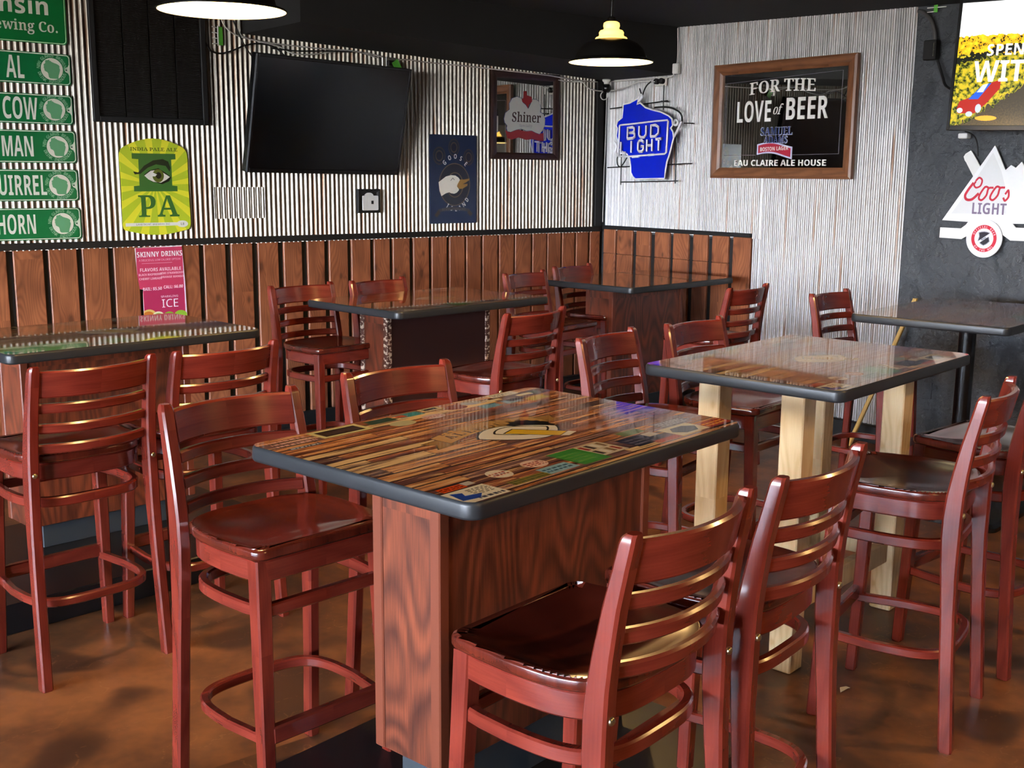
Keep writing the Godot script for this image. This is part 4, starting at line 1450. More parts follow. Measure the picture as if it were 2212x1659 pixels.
	for q in [[280, 1290, 150, 130, s8(230, 196, 110)], [270, 1300, 120, 105, s8(206, 120, 40)], [450, 1290, 110, 85, s8(236, 240, 200)], [450, 1300, 85, 65, s8(150, 196, 70)], [650, 1290, 100, 70, s8(140, 184, 56)], [870, 1290, 120, 80, s8(150, 196, 60)]]:
		pd.poly(ellipse(P.call(q[0], q[1]), q[2] / 905.0 * w, q[3] / 1290.0 * h, 28), q[4])
	var pp := PackedVector2Array([P.call(185, 1385), P.call(995, 1385), P.call(985, 700), P.call(955, 95), P.call(90, 112), P.call(110, 560), P.call(140, 808), P.call(200, 815), P.call(190, 900)])
	printed(t, "sheet", pp, 0.0015, pd, Rect2(0, 0, w, h), 0.3)
	# ---- the unlit neon sign
	neon_sign()
	# ---- large mirror in the wide wooden frame
	w = 1.054274
	h = 0.693105
	t = thing("framed_mirror", "large wide mirror in a brown wooden frame with white lettering", "mirror", Vector3(SIDE - 0.014, 1.8428, 1.9475), -PI / 2)
	t.basis = Basis.from_euler(Vector3(0, -PI / 2, deg_to_rad(0.0)))
	frame_bars(t, w, h, 0.064124, 0.034, M.frame_wood_v, M.frame_wood_h)
	mirror_glass(t, w - 0.10, h - 0.10)
	var iw := 0.924140
	var ih := 0.569572
	var Q := func(px: float, py: float) -> Vector2: return Vector2((px - 528.0) / 880.0 * iw, -(py - 492.0) / 705.0 * ih)
	var l1 := MB.new()
	letter_mesh(l1, "FOR THE", "serifbold", Q.call(520, 302), ih * 0.125, 0.0085, 1.12, 0, 0.0, 0.0, 0.012)
	letter_mesh(l1, "LOVE", "sansbold", Q.call(322, 502), ih * 0.218, 0.0085, 0.66)
	letter_mesh(l1, "BEER", "sansbold", Q.call(698, 494), ih * 0.222, 0.0085, 0.74)
	letter_mesh(l1, "EAU CLAIRE ALE HOUSE", "sansbold", Q.call(520, 828), ih * 0.062, 0.0085, 1.28)
	part("lettering", l1, M.ink_white, t)
	var l2 := MB.new()
	letter_mesh(l2, "of", "serif", Q.call(492, 452), ih * 0.10, 0.0085, 0.8, 0, 0.3)
	part("script_word", l2, M.ink_white, t)
	var l3 := MB.new()
	letter_mesh(l3, "SAMUEL", "serifbold", Q.call(497, 604), ih * 0.086, 0.0084, 0.82)
	letter_mesh(l3, "ADAMS", "serifbold", Q.call(494, 664), ih * 0.078, 0.0084, 0.78)
	part("name_outline", l3, mat(s8(206, 208, 224), 0.4), t)
	var l4 := MB.new()
	letter_mesh(l4, "SAMUEL", "serifbold", Q.call(497, 600), ih * 0.076, 0.0090, 0.90)
	letter_mesh(l4, "ADAMS", "serifbold", Q.call(494, 660), ih * 0.068, 0.0090, 0.86)
	part("name_lettering", l4, M.ink_blue, t)
	var rb2 := MB.new()
	var band2 := PackedVector2Array()
	var rim2 := PackedVector2Array()
	for i in 13:
		var u := i / 12.0
		band2.append(Q.call(lerpf(372, 606, u), 735 - 18 * sin(u * PI * 1.3) + 16 * u))
		rim2.append(Q.call(lerpf(362, 616, u), 746 - 18 * sin(u * PI * 1.3) + 20 * u))
	for i in 13:
		var u := 1.0 - i / 12.0
		band2.append(Q.call(lerpf(372, 606, u), 678 - 18 * sin(u * PI * 1.3) + 8 * u))
		rim2.append(Q.call(lerpf(362, 616, u), 668 - 18 * sin(u * PI * 1.3) + 8 * u))
	rb2.plate(rim2, 0.0065, 0.0080, Rect2(-1, -1, 2, 2))
	part("ribbon_rim", rb2, mat(s8(196, 200, 224), 0.4), t)
	var rb3 := MB.new()
	rb3.plate(band2, 0.0078, 0.0090, Rect2(-1, -1, 2, 2))
	part("ribbon", rb3, mat(s8(176, 34, 58), 0.4), t, "red ribbon")
	var l5 := MB.new()
	letter_mesh(l5, "BOSTON LAGER", "sansbold", Q.call(488, 716), ih * 0.040, 0.0096, 0.92, 0, 0.0, 0.03)
	part("ribbon_lettering", l5, M.ink_white, t)
	var ln := MB.new()
	for q in [[112, 205, 930, 170, 930, 745], [112, 205, 112, 748, 352, 748], [620, 748, 930, 745, 930, 745]]:
		for k in 2:
			var a: Vector2 = Q.call(q[2 * k], q[2 * k + 1])
			var b: Vector2 = Q.call(q[2 * k + 2], q[2 * k + 3])
			if a.distance_to(b) > 0.001: ln.tube(PackedVector3Array([Vector3(a.x, a.y, 0.0068), Vector3(b.x, b.y, 0.0068)]), 0.0011, 5)
	part("border_line", ln, M.ink_grey, t)
	# ---- television that is on
	t = thing("television", "switched-on television showing yellow trees at the top right corner", "television", Vector3(-0.6275, 2.032, 3.788))
	t.basis = Basis.from_euler(Vector3(deg_to_rad(-1.8), deg_to_rad(-90.0 + 8.4), deg_to_rad(-1.3)), EULER_ORDER_YXZ)
	var scr := StandardMaterial3D.new()
	scr.albedo_color = s8(6, 6, 6)
	scr.roughness = 0.2
	scr.emission_enabled = true
	scr.emission = Color.BLACK
	scr.emission_texture = screen_picture()
	scr.emission_energy_multiplier = 1.25
	television(t, 1.068, 0.614, scr, Vector3(-0.05, 0.0, -0.26))
	var al := AreaLight3D.new()
	al.name = "screen_light"
	al.area_size = Vector2(1.02, 0.57)
	al.light_color = Color(1.0, 0.95, 0.8)
	al.light_energy = 0.12
	al.shadow_enabled = true
	al.position = Vector3(0, 0, 0.035)
	al.rotation.y = PI
	t.add_child(al, true)
	# ---- white mountain shaped sign
	mountain_sign()
	# ---- small fittings and cables
	small_things()

func frame_bars(t: Node3D, w: float, h: float, b: float, d: float, mv: Material, mh: Material) -> void:
	for s in [-1, 1]:
		for horizontal in [true, false]:
			var L := w if horizontal else h
			var mb := MB.new()
			var rings := []
			for k in [[-L * 0.5, 0.0], [-L * 0.5 + b, 1.0], [L * 0.5 - b, 1.0], [L * 0.5, 0.0]]:
				var out: float = (h if horizontal else w) * 0.5 * s
				var ring := PackedVector3Array()
				for q in [Vector2(0.0, 0.0), Vector2(0.0, d * 0.8), Vector2(0.2, d), Vector2(0.75, d * 0.8), Vector2(1.0, d * 0.5), Vector2(1.0, 0.0)]:
					var across: float = out - s * b * q.x
					# mitred corners: the bar shortens as it goes inwards
					var run: float = (L * 0.5 - b * q.x) * signf(k[0]) if k[1] == 0.0 else k[0]
					if k[1] == 1.0: run = signf(k[0]) * (L * 0.5 - b)
					ring.append(Vector3(run, across, q.y) if horizontal else Vector3(across, run, q.y))
				rings.append(ring)
			mb.loft(rings, 0)
			part("frame_bar", mb, mh if horizontal else mv, t)

func mirror_glass(t: Node3D, w: float, h: float) -> void:
	var mb := MB.new()
	mb.box(Vector3(0, 0, 0.0035), Vector3(w, h, 0.005), 0.0005)
	part("mirror_glass", mb, M.mirror, t)

func television(t: Node3D, w: float, h: float, screen: Material, mount: Vector3) -> void:
	var b := MB.new()
	b.box(Vector3(0, 0, -0.022), Vector3(w, h, 0.044), 0.004)
	for s in [-1, 1]:
		b.box(Vector3(s * (w * 0.5 - 0.008), 0, 0.003), Vector3(0.016, h, 0.008), 0.002)
	b.box(Vector3(0, h * 0.5 - 0.008, 0.003), Vector3(w - 0.03, 0.016, 0.008), 0.002)
	b.box(Vector3(0, -h * 0.5 + 0.012, 0.003), Vector3(w - 0.03, 0.024, 0.008), 0.002)
	part("casing", b, M.bezel, t)
	var s := MB.new()
	var sw := w - 0.03
	var sh := h - 0.038
	s.plate(PackedVector2Array([Vector2(-sw * 0.5, -sh * 0.5 + 0.004), Vector2(sw * 0.5, -sh * 0.5 + 0.004), Vector2(sw * 0.5, sh * 0.5 + 0.004), Vector2(-sw * 0.5, sh * 0.5 + 0.004)]), 0.0005, 0.0035, Rect2(-sw * 0.5, -sh * 0.5 + 0.004, sw, sh))
	part("screen", s, screen, t)
	var lg := MB.new()
	lg.box(Vector3(0, -h * 0.5 + 0.001, 0.006), Vector3(0.040, 0.006, 0.004), 0.001)
	part("badge", lg, M.chrome, t)
	var m := MB.new()
	m.box(Vector3(0, 0, -0.055), Vector3(0.34, 0.24, 0.024), 0.003)
	m.tube(PackedVector3Array([Vector3(0, 0, -0.06), mount]), 0.022, 10)
	part("wall_mount", m, M.black_steel, t)

func screen_picture() -> ImageTexture:
	var n1 := noise(111, 0.03, 3)
	var n2 := noise(112, 0.09, 2)
	var W := 1024
	var H := 576
	var im := paint(W, H, func(x: int, y: int):
		var v := float(y) / H
		var u := float(x) / W
		var q := n1.get_noise_2d(x, y)
		var f := n2.get_noise_2d(x, y)
		if v < 0.27 + 0.02 * q: return s8(255, 255, 255)
		var road := v - (1.02 - u * 1.1)
		var c := s8(246, 204, 40).lerp(s8(214, 150, 20), clampf(0.5 + q, 0, 1))
		if v > 0.42:
			c = s8(206, 180, 40).lerp(s8(96, 104, 24), clampf(0.4 + q * 1.6, 0, 1))
		if q + f * 0.7 > 0.42: c = s8(30, 34, 16)
		if absf(v - 0.47 + u * 0.35 + 0.05 * q) < 0.025: c = s8(24, 26, 18)
		if road > 0.02 + 0.06 * q: c = s8(66, 58, 44).lerp(s8(110, 90, 54), clampf((v - 0.8) * 2.0 + f * 0.3, 0, 1))
		return c)
	var pd := Pad.new(1.0, 0.5625, 1024.0, Color.WHITE)
	pd.im = im
	var V := func(u: float, v: float) -> Vector2: return Vector2(u, (1.0 - v) * 0.5625)
	# a red car with a blue windscreen
	pd.poly(PackedVector2Array([V.call(0.025, 0.86), V.call(0.035, 0.80), V.call(0.10, 0.76), V.call(0.17, 0.655), V.call(0.215, 0.63), V.call(0.215, 0.70), V.call(0.16, 0.82), V.call(0.11, 0.90), V.call(0.03, 0.90)]), s8(170, 34, 24))
	pd.poly(PackedVector2Array([V.call(0.075, 0.785), V.call(0.135, 0.67), V.call(0.175, 0.655), V.call(0.12, 0.785)]), s8(40, 90, 220))
	pd.poly(PackedVector2Array([V.call(0.11, 0.73), V.call(0.135, 0.67), V.call(0.16, 0.66), V.call(0.14, 0.73)]), s8(200, 220, 250))
	pd.poly(ellipse(V.call(0.04, 0.875), 0.014, 0.012), s8(210, 220, 250))
	pd.poly(ellipse(V.call(0.085, 0.905), 0.016, 0.012), s8(190, 200, 236))
	pd.poly(ellipse(V.call(0.125, 0.86), 0.014, 0.02), s8(190, 200, 240))
	pd.poly(ellipse(V.call(0.165, 0.94), 0.05, 0.012), s8(250, 170, 50))
	pad_text(pd, "SPEND", "sansbold", V.call(0.135, 0.435), 0.050, s8(255, 250, 255), 1.0, -1)
	pad_text(pd, "WITH", "sansbold", V.call(0.085, 0.645), 0.094, s8(255, 255, 255), 0.95, -1)
	return pd.tex()

func neon_sign() -> void:
	var c := Vector2(0.8668, 1.7438)
	var t := thing("neon_sign", "unlit neon sign with a bright blue state shape and white tube letters", "sign", Vector3(SIDE - 0.075, c.y, c.x), -PI / 2)
	# picture coordinates of the sign in hundredths, x to the right and y down
	var N := func(px: float, py: float) -> Vector2: return Vector2((px - 655.0) * 0.000634, -(py - 860.0) * 0.000430 + (px - 655.0) * 0.000028)
	var poly := PackedVector2Array()
	for q in STATE: poly.append(N.call(q[0], q[1]))
	var mb := MB.new()
	mb.plate(poly, 0.0, 0.005, Rect2(-1, -1, 2, 2))
	part("blue_panel", mb, M.neon_blue, t, "bright blue plastic panel")
	var out := MB.new()
	var path := []
	for q in poly: path.append(Vector3(q.x, q.y, 0.004))
	path.append(path[0])
	out.tube(PackedVector3Array(path), 0.0062, 7)
	part("outline_tube", out, M.neon_tube, t)
	var b := MB.new()
	var box := []
	for q in [[275, 605], [270, 800], [262, 1000], [275, 1085], [400, 1098], [700, 1100], [960, 1100], [982, 1080], [988, 900], [995, 620], [985, 600], [800, 595], [500, 600], [300, 598], [275, 605]]:
		var p: Vector2 = N.call(q[0], q[1])
		box.append(Vector3(p.x, p.y, 0.018))
	b.tube(PackedVector3Array(box), 0.0065, 7)
	part("box_tube", b, M.neon_tube, t)
	# tube letters, each drawn with a double line
	var strokes := {
		"B": [[[0, 0], [0, 1], [0.62, 1], [0.8, 0.88], [0.8, 0.64], [0.62, 0.54], [0.2, 0.52], [0.66, 0.5], [0.86, 0.38], [0.86, 0.12], [0.66, 0], [0, 0]]],
		"U": [[[0, 1], [0, 0.22], [0.2, 0], [0.62, 0], [0.82, 0.22], [0.82, 1]]],
		"D": [[[0, 0], [0, 1], [0.5, 1], [0.86, 0.78], [0.86, 0.22], [0.5, 0], [0, 0]]],
		"L": [[[0, 1], [0, 0], [0.75, 0]]],
		"I": [[[0.3, 1], [0.3, 0]]],
		"G": [[[0.86, 0.82], [0.6, 1], [0.22, 1], [0, 0.78], [0, 0.22], [0.22, 0], [0.66, 0], [0.86, 0.2], [0.86, 0.46], [0.5, 0.46]]],
		"H": [[[0, 1], [0, 0]], [[0, 0.5], [0.8, 0.5]], [[0.8, 1], [0.8, 0]]],
		"T": [[[0, 1], [0.84, 1]], [[0.42, 1], [0.42, 0]]]}
	for row in [["BUD", 405.0, 830.0, 175.0, 168.0], ["LIGHT", 305.0, 1045.0, 132.0, 168.0]]:
		var lm := MB.new()
		var txt: String = row[0]
		for i in txt.length():
			for st in strokes[txt[i]]:
				for dd in [[0.0, 0.0, 0.020], [14.0, 14.0, 0.030]]:
					var pts := PackedVector3Array()
					for q in st:
						var p: Vector2 = N.call(row[1] + i * row[3] + q[0] * row[3] * 0.72 + dd[0], row[2] - q[1] * row[4] - dd[1])
						pts.append(Vector3(p.x, p.y, dd[2]))
					lm.tube(pts, 0.0064, 7)
		part("tube_letters", lm, M.neon_tube, t)
	# black wire carrier behind
	var fr := MB.new()
	for q in [[50, 315, 920, 300], [30, 1245, 1290, 1265], [240, 1490, 1100, 1515], [245, 900, 245, 1530], [1065, 600, 1065, 1550], [1160, 660, 1300, 680], [860, 60, 860, 430], [500, 60, 540, 180]]:
		var a: Vector2 = N.call(q[0], q[1])
		var e: Vector2 = N.call(q[2], q[3])
		fr.tube(PackedVector3Array([Vector3(a.x, a.y, -0.022), Vector3(e.x, e.y, -0.022)]), 0.0042, 6)
	for q in [[245, 1245], [1065, 1262], [300, 312], [860, 302]]:
		var a: Vector2 = N.call(q[0], q[1])
		fr.tube(PackedVector3Array([Vector3(a.x, a.y, -0.068), Vector3(a.x, a.y, 0.002)]), 0.004, 6)
	part("wire_frame", fr, M.black_steel, t)
	var wi := MB.new()
	var arc := []
	for q in [[760, 385], [880, 390], [1000, 420], [1110, 490], [1150, 560], [1155, 640]]:
		var p: Vector2 = N.call(q[0], q[1])
		arc.append(Vector3(p.x, p.y, -0.006))
	wi.tube(curve(arc, 16), 0.006, 7)
	for q in [[[235, 1050], [215, 1130], [230, 1220], [260, 1245]], [[370, 1110], [330, 1180], [285, 1240]]]:
		var ar := []
		for k in q:
			var p: Vector2 = N.call(k[0], k[1])
			ar.append(Vector3(p.x, p.y, 0.0))
		wi.tube(curve(ar, 12), 0.0045, 6)
	part("lead_wire", wi, M.black, t)
	var el := MB.new()
	for q in [[[1075, 640], [1100, 610], [1130, 640], [1120, 680], [1085, 680], [1075, 640]], [[1180, 640], [1130, 760], [1080, 860]], [[540, 230], [580, 170], [600, 200], [550, 270]], [[200, 860], [225, 930], [215, 1010], [260, 1080]], [[480, 1110], [580, 1110]], [[720, 1100], [800, 1098]]]:
		var ar := []
		for k in q:
			var p: Vector2 = N.call(k[0], k[1])
			ar.append(Vector3(p.x, p.y, 0.016))
		el.tube(curve(ar, 14), 0.0085, 7)
	part("tube_ends", el, M.neon_tube, t)
	var cd := MB.new()
	var ar2 := []
	for q in [[580, 190], [600, 120], [640, 40], [700, -10]]:
		var p: Vector2 = N.call(q[0], q[1])
		ar2.append(Vector3(p.x, p.y, 0.0))
	cd.tube(curve(ar2, 12), 0.005, 7)
	part("power_cord", cd, M.black, t)

func mountain_sign() -> void:
	# outline in picture units, x to the right and y down
	var o := Vector2(3.3120, 1.4439)
	var N := func(px: float, py: float) -> Vector2: return Vector2((px - 960.0) * 0.000324, -(py - 700.0) * 0.000385 + (px - 960.0) * 0.000009)
	var t := thing("mountain_sign", "white mountain shaped sign with red script and crossed white sticks", "sign", Vector3(SIDE - 0.004, o.y, o.x), -PI / 2)
	var st := MB.new()
	for pl in [[[430, 240], [460, 200], [550, 158], [600, 215], [1290, 1080], [1400, 1180], [1900, 1190], [1905, 1360], [1330, 1350], [1200, 1280], [1100, 1150], [480, 315], [455, 290]], [[110, 1190], [480, 1200], [560, 1150], [640, 1060], [1650, 200], [1740, 300], [840, 1130], [640, 1280], [500, 1345], [108, 1330]]]:
		var p := PackedVector2Array()
		for q in pl: p.append(N.call(q[0], q[1]))
		st.plate(p, 0.0, 0.006, Rect2(-1, -1, 2, 2))
	part("stick", st, M.white, t, "crossed white hockey sticks")
	var poly := PackedVector2Array()
	for q in [[145, 1090], [700, 420], [925, 150], [960, 105], [985, 145], [1165, 432], [1250, 370], [1330, 408], [1420, 330], [2000, 1130], [1300, 1130], [585, 1110]]: poly.append(N.call(q[0], q[1]))
	var mn: Vector2 = N.call(100, 1700)
	var mx: Vector2 = N.call(2050, 80)
	var pd := Pad.new(mx.x - mn.x, mx.y - mn.y, 1500.0, s8(240, 240, 240), mn)
	var grey := PackedVector2Array()
	for q in [[300, 1000], [640, 600], [935, 200], [960, 230], [1100, 450], [1180, 640], [1240, 1000]]: grey.append(N.call(q[0], q[1]))
	pd.poly(grey, s8(226, 226, 226))
	var red := s8(206, 40, 62)
	var loopc := func(pts: Array, th: float) -> void:
		var v3 := []
		for q in pts:
			var p: Vector2 = N.call(q[0], q[1])
			v3.append(Vector3(p.x, p.y, 0))
		var line := PackedVector2Array()
		for q in curve(v3, 40): line.append(Vector2(q.x, q.y))
		pd.line(line, th, red)
	loopc.call([[690, 560], [740, 525], [790, 560], [770, 630], [700, 655], [660, 620], [680, 580]], 0.009)
	loopc.call([[640, 600], [560, 690], [520, 760], [550, 810], [640, 810], [740, 740]], 0.013)
	for cx in [850.0, 1040.0]:
		loopc.call([[cx + 60, 660], [cx, 650], [cx - 75, 740], [cx - 90, 800], [cx - 40, 820], [cx + 30, 760], [cx + 60, 670], [cx + 130, 660]], 0.010)
	loopc.call([[1200, 740], [1240, 700], [1250, 780], [1200, 830], [1170, 800]], 0.010)
	pad_text(pd, "LIGHT", "sansbold", N.call(640, 1002), 0.056580, s8(128, 112, 140), 0.84, -1)
	var mb := MB.new()
	mb.plate(poly, 0.006, 0.012, Rect2(mn, mx - mn))
	part("mountain", mb, mat(Color.WHITE, 0.4, 0.0, pd.tex()), t)
	var c: Vector2 = N.call(910, 1330)
	var r := 0.098072
	var pc := Pad.new(2 * r, 2 * r, 1800.0, s8(236, 238, 244), c - Vector2(r, r))
	pc.poly(ellipse(c, r * 0.71, r * 0.71, 44), s8(206, 40, 62))
	pad_arc(pc, "OFFICIAL BEER", "sansbold", c, r * 0.56, PI * 0.5, 0.20, r * 0.11, s8(246, 220, 226), 0.9, true)
	pad_arc(pc, "OF THE NHL", "sansbold", c, r * 0.68, -PI * 0.5, 0.19, r * 0.11, s8(246, 220, 226), 0.9, false)
	pc.poly(ellipse(c, r * 0.53, r * 0.53, 44), s8(242, 242, 244))
	var sh := PackedVector2Array()
	for q in [[-0.30, 0.30], [-0.16, 0.34], [0.0, 0.36], [0.16, 0.34], [0.30, 0.30], [0.26, 0.1], [0.32, -0.14], [0.16, -0.28], [0.0, -0.36], [-0.16, -0.28], [-0.32, -0.14], [-0.26, 0.1]]: sh.append(c + Vector2(q[0], q[1]) * r)
	pc.poly(sh, s8(40, 38, 48))
	pc.line(sh, r * 0.04, s8(150, 152, 164), true)
	pc.poly(PackedVector2Array([c + Vector2(-0.34, -0.16) * r, c + Vector2(-0.30, -0.28) * r, c + Vector2(0.34, 0.16) * r, c + Vector2(0.30, 0.28) * r]), s8(222, 224, 230))
	pad_text(pc, "NHL", "sansbold", c + Vector2(0.02, -0.05) * r, r * 0.10, s8(70, 70, 84), 1.2, 0, 0.0, 0.5)
	var dm := MB.new()
	dm.plate(ellipse(c, r, r, 48), 0.010, 0.018, Rect2(c - Vector2(r, r), Vector2(2 * r, 2 * r)))
	part("puck_disc", dm, mat(Color.WHITE, 0.35, 0.0, pc.tex()), t)

func small_things() -> void:
	var A := func(p: Array, dz := 0.0) -> Array:
		var out := []
		for q in p: out.append(Vector3(q[0], q[1], BACK + q[2] + dz))
		return out
	cable("long white cable sagging along the soffit above the big television, left end under the lamp", A.call([[-3.2000, 2.3351, 0.02], [-3.1755, 2.2888, 0.02], [-3.1302, 2.2577, 0.02], [-3.0633, 2.2389, 0.02], [-2.9237, 2.2247, 0.02], [-2.7521, 2.2191, 0.02], [-2.5739, 2.2162, 0.02], [-2.4051, 2.2191, 0.02], [-2.2627, 2.2096, 0.02], [-2.1787, 2.1983, 0.02]]), 0.0038, M.white_cable)
	cable("second white cable dipping lower behind the top edge of the big television", A.call([[-3.0972, 2.3435, 0.035], [-3.1048, 2.2841, 0.035], [-3.0850, 2.2464, 0.035], [-2.9803, 2.2247, 0.035], [-2.8681, 2.2077, 0.035], [-2.7766, 2.1747, 0.035], [-2.6342, 2.1813, 0.035], [-2.4824, 2.2096, 0.035], [-2.3579, 2.2125, 0.035], [-2.2146, 2.1870, 0.035]]), 0.0036, M.white_cable)
	cable("white cable under the soffit from the big television to the room corner", A.call([[-2.1005, 2.1851, 0.02], [-2.0015, 2.1927, 0.02], [-1.8657, 2.1870, 0.02], [-1.7261, 2.1851, 0.02], [-1.5479, 2.1813, 0.035], [-1.3640, 2.1729, 0.056], [-1.1348, 2.1672, 0.056], [-0.8972, 2.1606, 0.056], [-0.6501, 2.1483, 0.02], [-0.4295, 2.1455, 0.02]]), 0.0042, M.white_cable)
	cable("black cable from the vent screen curving to the big television", A.call([[-3.2934, 2.1974, 0.02], [-3.2688, 2.1606, 0.02], [-3.2160, 2.1465, 0.02], [-3.1481, 2.1634, 0.025], [-3.0642, 2.1993, 0.025], [-2.9803, 2.2153, 0.025], [-2.8964, 2.2040, 0.03], [-2.8351, 2.1559, 0.05]]), 0.0045, M.black)
	cable("thin black cable slanting down behind the big television's left corner", A.call([[-3.1415, 2.3228, 0.05], [-3.1038, 2.2408, 0.05], [-3.0652, 2.1747, 0.05], [-3.0114, 2.1134, 0.05]]), 0.0042, M.black)
	cable("black cable running straight under the soffit behind the big television", A.call([[-2.9180, 2.1936, 0.045], [-2.7596, 2.1898, 0.045], [-2.5814, 2.2021, 0.045], [-2.3975, 2.2096, 0.045]]), 0.004, M.black)
	var B := func(p: Array) -> Array:
		var out := []
		for q in p: out.append(Vector3(SIDE - q[2], q[1], q[0]))
		return out
	cable("white cable along the soffit from the corner to the white box", B.call([[0.3953, 2.1465, 0.03], [0.5528, 2.1474, 0.03], [0.8225, 2.1455, 0.03], [0.9941, 2.1408, 0.03], [1.0601, 2.1559, 0.03], [1.0695, 2.1719, 0.03]]), 0.0042, M.white_cable, 24)
	cable("white cable rising from the white box to the ceiling", B.call([[1.0761, 2.2257, 0.02], [1.0809, 2.3049, 0.02], [1.0761, 2.3926, 0.02], [1.0724, 2.4482, 0.02]]), 0.0042, M.white_cable, 16)
	cable("slack white cable from the security camera to the white outlet", B.call([[0.3953, 2.1134, 0.05], [0.4622, 2.0852, 0.05], [0.5782, 2.0918, 0.05], [0.6999, 2.1163, 0.05], [0.7791, 2.1285, 0.05], [0.9102, 2.1191, 0.05]]), 0.0038, M.white_cable, 24)
	cable("thin white wire down the room corner beside the black strip", B.call([[0.4094, 2.0663, 0.02], [0.4066, 1.7598, 0.02], [0.3991, 1.5033, 0.02], [0.3953, 1.1799, 0.02]]), 0.003, M.white_cable, 16)
	var lp := []
	for i in 13:
		var an := TAU * i / 12.0 + 1.2
		lp.append(Vector3(SIDE - 0.07, 2.0522 + 0.028 * sin(an), 0.4377 + 0.036 * cos(an)))
	cable("coil of white cable hanging under the security camera", lp, 0.0034, M.white_cable, 40)
	cable("tangle of white cable ends left of the security camera", A.call([[-0.7954, 2.1380, 0.03], [-0.6916, 2.1323, 0.03], [-0.5992, 2.1342, 0.05], [-0.5643, 2.1040, 0.06], [-0.5172, 2.0889, 0.06], [-0.4568, 2.0823, 0.06], [-0.3946, 2.0823, 0.06]]), 0.0042, M.white_cable, 24)
	# security camera under the soffit
	var t := thing("security_camera", "small black ball security camera on a white mount under the soffit corner", "camera", Vector3(-0.4087, 2.1342, 0.4613))
	var m := MB.new()
	m.lathe(PackedVector2Array([Vector2(0.001, 0.026), Vector2(0.030, 0.026), Vector2(0.030, 0.014), Vector2(0.020, 0.006), Vector2(0.018, -0.006), Vector2(0.001, -0.008)]), Vector3.ZERO, 24)
	part("mount", m, M.white, t, "white mount")
	var bl := MB.new()
	var pr := PackedVector2Array()
	for i in 13: pr.append(Vector2(maxf(0.033 * sin(PI * i / 12.0), 0.0005), -0.034 + 0.033 * cos(PI * i / 12.0)))
	bl.lathe(pr, Vector3.ZERO, 24)
	part("camera_ball", bl, M.black_steel, t)
	# white box and outlet on the right wall
	var b := MB.new()
	b.box(Vector3.ZERO, Vector3(0.034, 0.066010, 0.081098), 0.006)
	single("junction_box", b, M.white, "small white plastic box at the end of the soffit on the right wall", "box", Vector3(SIDE - 0.026, 2.1936, 1.0629))
	t = thing("power_outlet", "white power outlet with two black plugs above the neon sign", "outlet", Vector3(SIDE - 0.009, 2.1210, 0.9309), -PI / 2)
	b = MB.new()
	b.box(Vector3(0, 0, 0.006), Vector3(0.108445, 0.058466, 0.012), 0.003)
	part("plate", b, M.socket, t)
	for s in [-1, 1]:
		var pl := MB.new()
		pl.lathe(PackedVector2Array([Vector2(0.019, 0.0), Vector2(0.019, 0.022), Vector2(0.013, 0.030), Vector2(0.001, 0.031)]), Vector3.ZERO, 18)
		var o := part("plug", pl, M.black, t)
		o.position = Vector3(s * 0.024, 0.002, 0.012)
		o.rotation.x = PI / 2
	# outlet box behind the television at the top
	t = thing("power_outlet", "metal outlet box with a white cover above the big television's top edge", "outlet", Vector3(-2.1344, 2.1653, BACK + 0.010))
	b = MB.new()
	b.box(Vector3(0, 0, 0.012), Vector3(0.10, 0.062, 0.024), 0.003)
	part("box", b, M.chrome, t)
	b = MB.new()
	b.box(Vector3(0.012, -0.002, 0.030), Vector3(0.050, 0.030, 0.016), 0.004)
	part("plug", b, M.black, t)
	b = MB.new()
	b.box(Vector3(-0.022, 0.0, 0.026), Vector3(0.006, 0.066, 0.004), 0.001)
	part("clip", b, M.white, t)
	b = MB.new()
	b.box(Vector3.ZERO, Vector3(0.048, 0.062, 0.002), 0.0006)
	var tg := single("price_tag", b, M.green_tag, "bright green tag at the top right corner of the big television", "tag", Vector3(-2.0939, 2.1493, BACK + 0.055))
	tg.rotation.z = deg_to_rad(32)
	t = thing("price_tag", "green tag with white clip hanging beside the vent screen", "tag", Vector3(-3.2094, 2.2389, BACK + 0.016))
	b = MB.new()
	b.box(Vector3(0.006, 0, 0.002), Vector3(0.024, 0.098, 0.004), 0.001)
	part("tag", b, M.green_tag, t)
	b = MB.new()
	b.box(Vector3(-0.010, 0, 0.003), Vector3(0.007, 0.108, 0.006), 0.002)
	for k in 4: b.tube(PackedVector3Array([Vector3(-0.008, -0.042 + k * 0.028, 0.004), Vector3(-0.045, -0.044 + k * 0.03, 0.004)]), 0.003, 6)
	part("clip", b, M.white, t)
	t = thing("price_tag", "tiny green tag under the ceiling left of the lit television", "tag", Vector3(SIDE - 0.008, 2.3794, 2.9178), -PI / 2)
	b = MB.new()
	b.box(Vector3(0, 0, 0.003), Vector3(0.022, 0.038, 0.005), 0.001)
	part("tag", b, M.green_tag, t)
	b = MB.new()
	b.tube(PackedVector3Array([Vector3(-0.05, 0.008, 0.003), Vector3(0.06, 0.004, 0.003)]), 0.0028, 6)
	b.tube(PackedVector3Array([Vector3(-0.05, -0.014, 0.003), Vector3(0.0, -0.014, 0.003)]), 0.0028, 6)
	part("clip", b, M.white, t)
	# black outlet box with conduit on the dark wall
	t = thing("junction_box", "black outlet box with bent conduit on the dark wall left of the lit television", "box", Vector3(SIDE - 0.002, 2.1681, 2.9178), -PI / 2)
	b = MB.new()
	b.box(Vector3(0, 0, 0.022), Vector3(0.073554, 0.101844, 0.044), 0.004)
	part("box", b, M.black, t)
	b = MB.new()
	b.box(Vector3(0.028, 0.0, 0.046), Vector3(0.008, 0.070, 0.004), 0.001)
	part("cover_edge", b, M.chrome, t)
	b = MB.new()
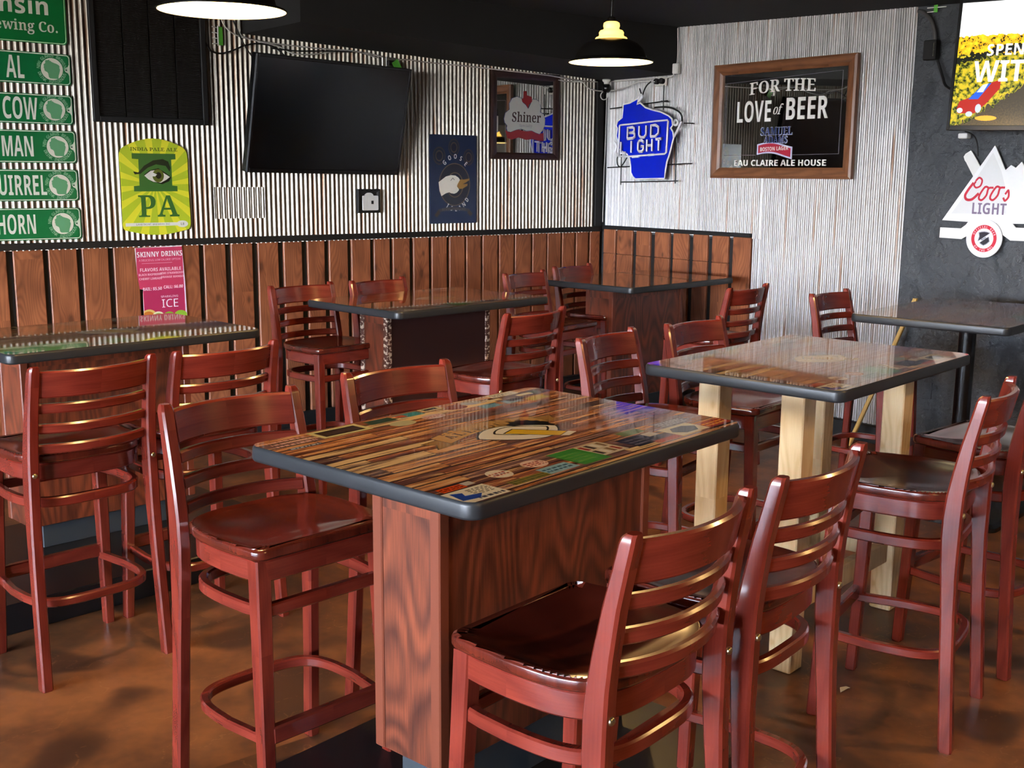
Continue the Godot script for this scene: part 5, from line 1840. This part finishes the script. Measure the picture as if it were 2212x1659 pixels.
	b.tube(curve([Vector3(0.012, 0.048, 0.014), Vector3(0.004, 0.10, 0.014), Vector3(-0.02, 0.155, 0.014), Vector3(-0.07, 0.20, 0.014), Vector3(-0.10, 0.208, 0.014)], 16), 0.010, 10)
	part("conduit", b, mat(s8(70, 68, 66), 0.4), t)
	cable("black power cord from the conduit box to the lit television", B.call([[2.9555, 2.1134, 0.02], [2.9980, 2.0286, 0.03], [3.0357, 1.9814, 0.06], [3.1017, 1.9531, 0.11]]), 0.0075, M.black, 18)
	cable("thin black cord hanging from the lit television to the white sign", B.call([[3.1866, 1.7457, 0.10], [3.2101, 1.7221, 0.05], [3.2167, 1.6797, 0.02], [3.2205, 1.6184, 0.012]]), 0.0035, M.black, 14)
	b = MB.new()
	b.box(Vector3.ZERO, Vector3(0.045, 0.028, 0.050), 0.004)
	single("bracket", b, M.white, "small white bracket under the lower left corner of the lit television", "bracket", Vector3(SIDE - 0.0235, 1.7221, 3.1441))
	b = MB.new()
	b.box(Vector3.ZERO, Vector3(0.008, 0.094300, 0.056580), 0.002)
	single("cover_plate", b, M.dark_wall, "blank outlet cover painted like the dark wall, low behind the pine post table", "cover", Vector3(SIDE + 0.017, 0.3557, 3.0149))
	# pale stick leaning on the wall
	b = MB.new()
	var rings := []
	for q in [[Vector3(-0.515, 0.004, 2.668), 0.0], [Vector3(-0.375, 0.86, 2.938), 0.0]]:
		var ring := PackedVector3Array()
		for c in MB.rrect(0.024, 0.024, 0.005): ring.append(q[0] + Vector3(c.y, 0, c.x))
		rings.append(ring)
	b.loft(rings, 1)
	single("wooden_stick", b, M.tan_stick, "pale wooden stick leaning on the dark wall behind the steel column table", "stick")
	b = MB.new()
	var sc := PackedVector3Array()
	for q in [[-0.022, 0.001, 0.004], [-0.006, 0.006, -0.010], [0.016, 0.004, -0.006], [0.024, 0.001, 0.004], [0.006, 0.008, 0.010]]: sc.append(Vector3(q[0], q[1], q[2]))
	var sc2 := PackedVector3Array()
	for q in sc: sc2.append(q + Vector3(0.002, 0.002, 0.001))
	b.loft([sc, sc2], 0)
	single("paper_scrap", b, M.paper, "tiny white paper scrap on the floor right of the middle stools", "scrap", Vector3(-3.179, 0.0, 4.559))
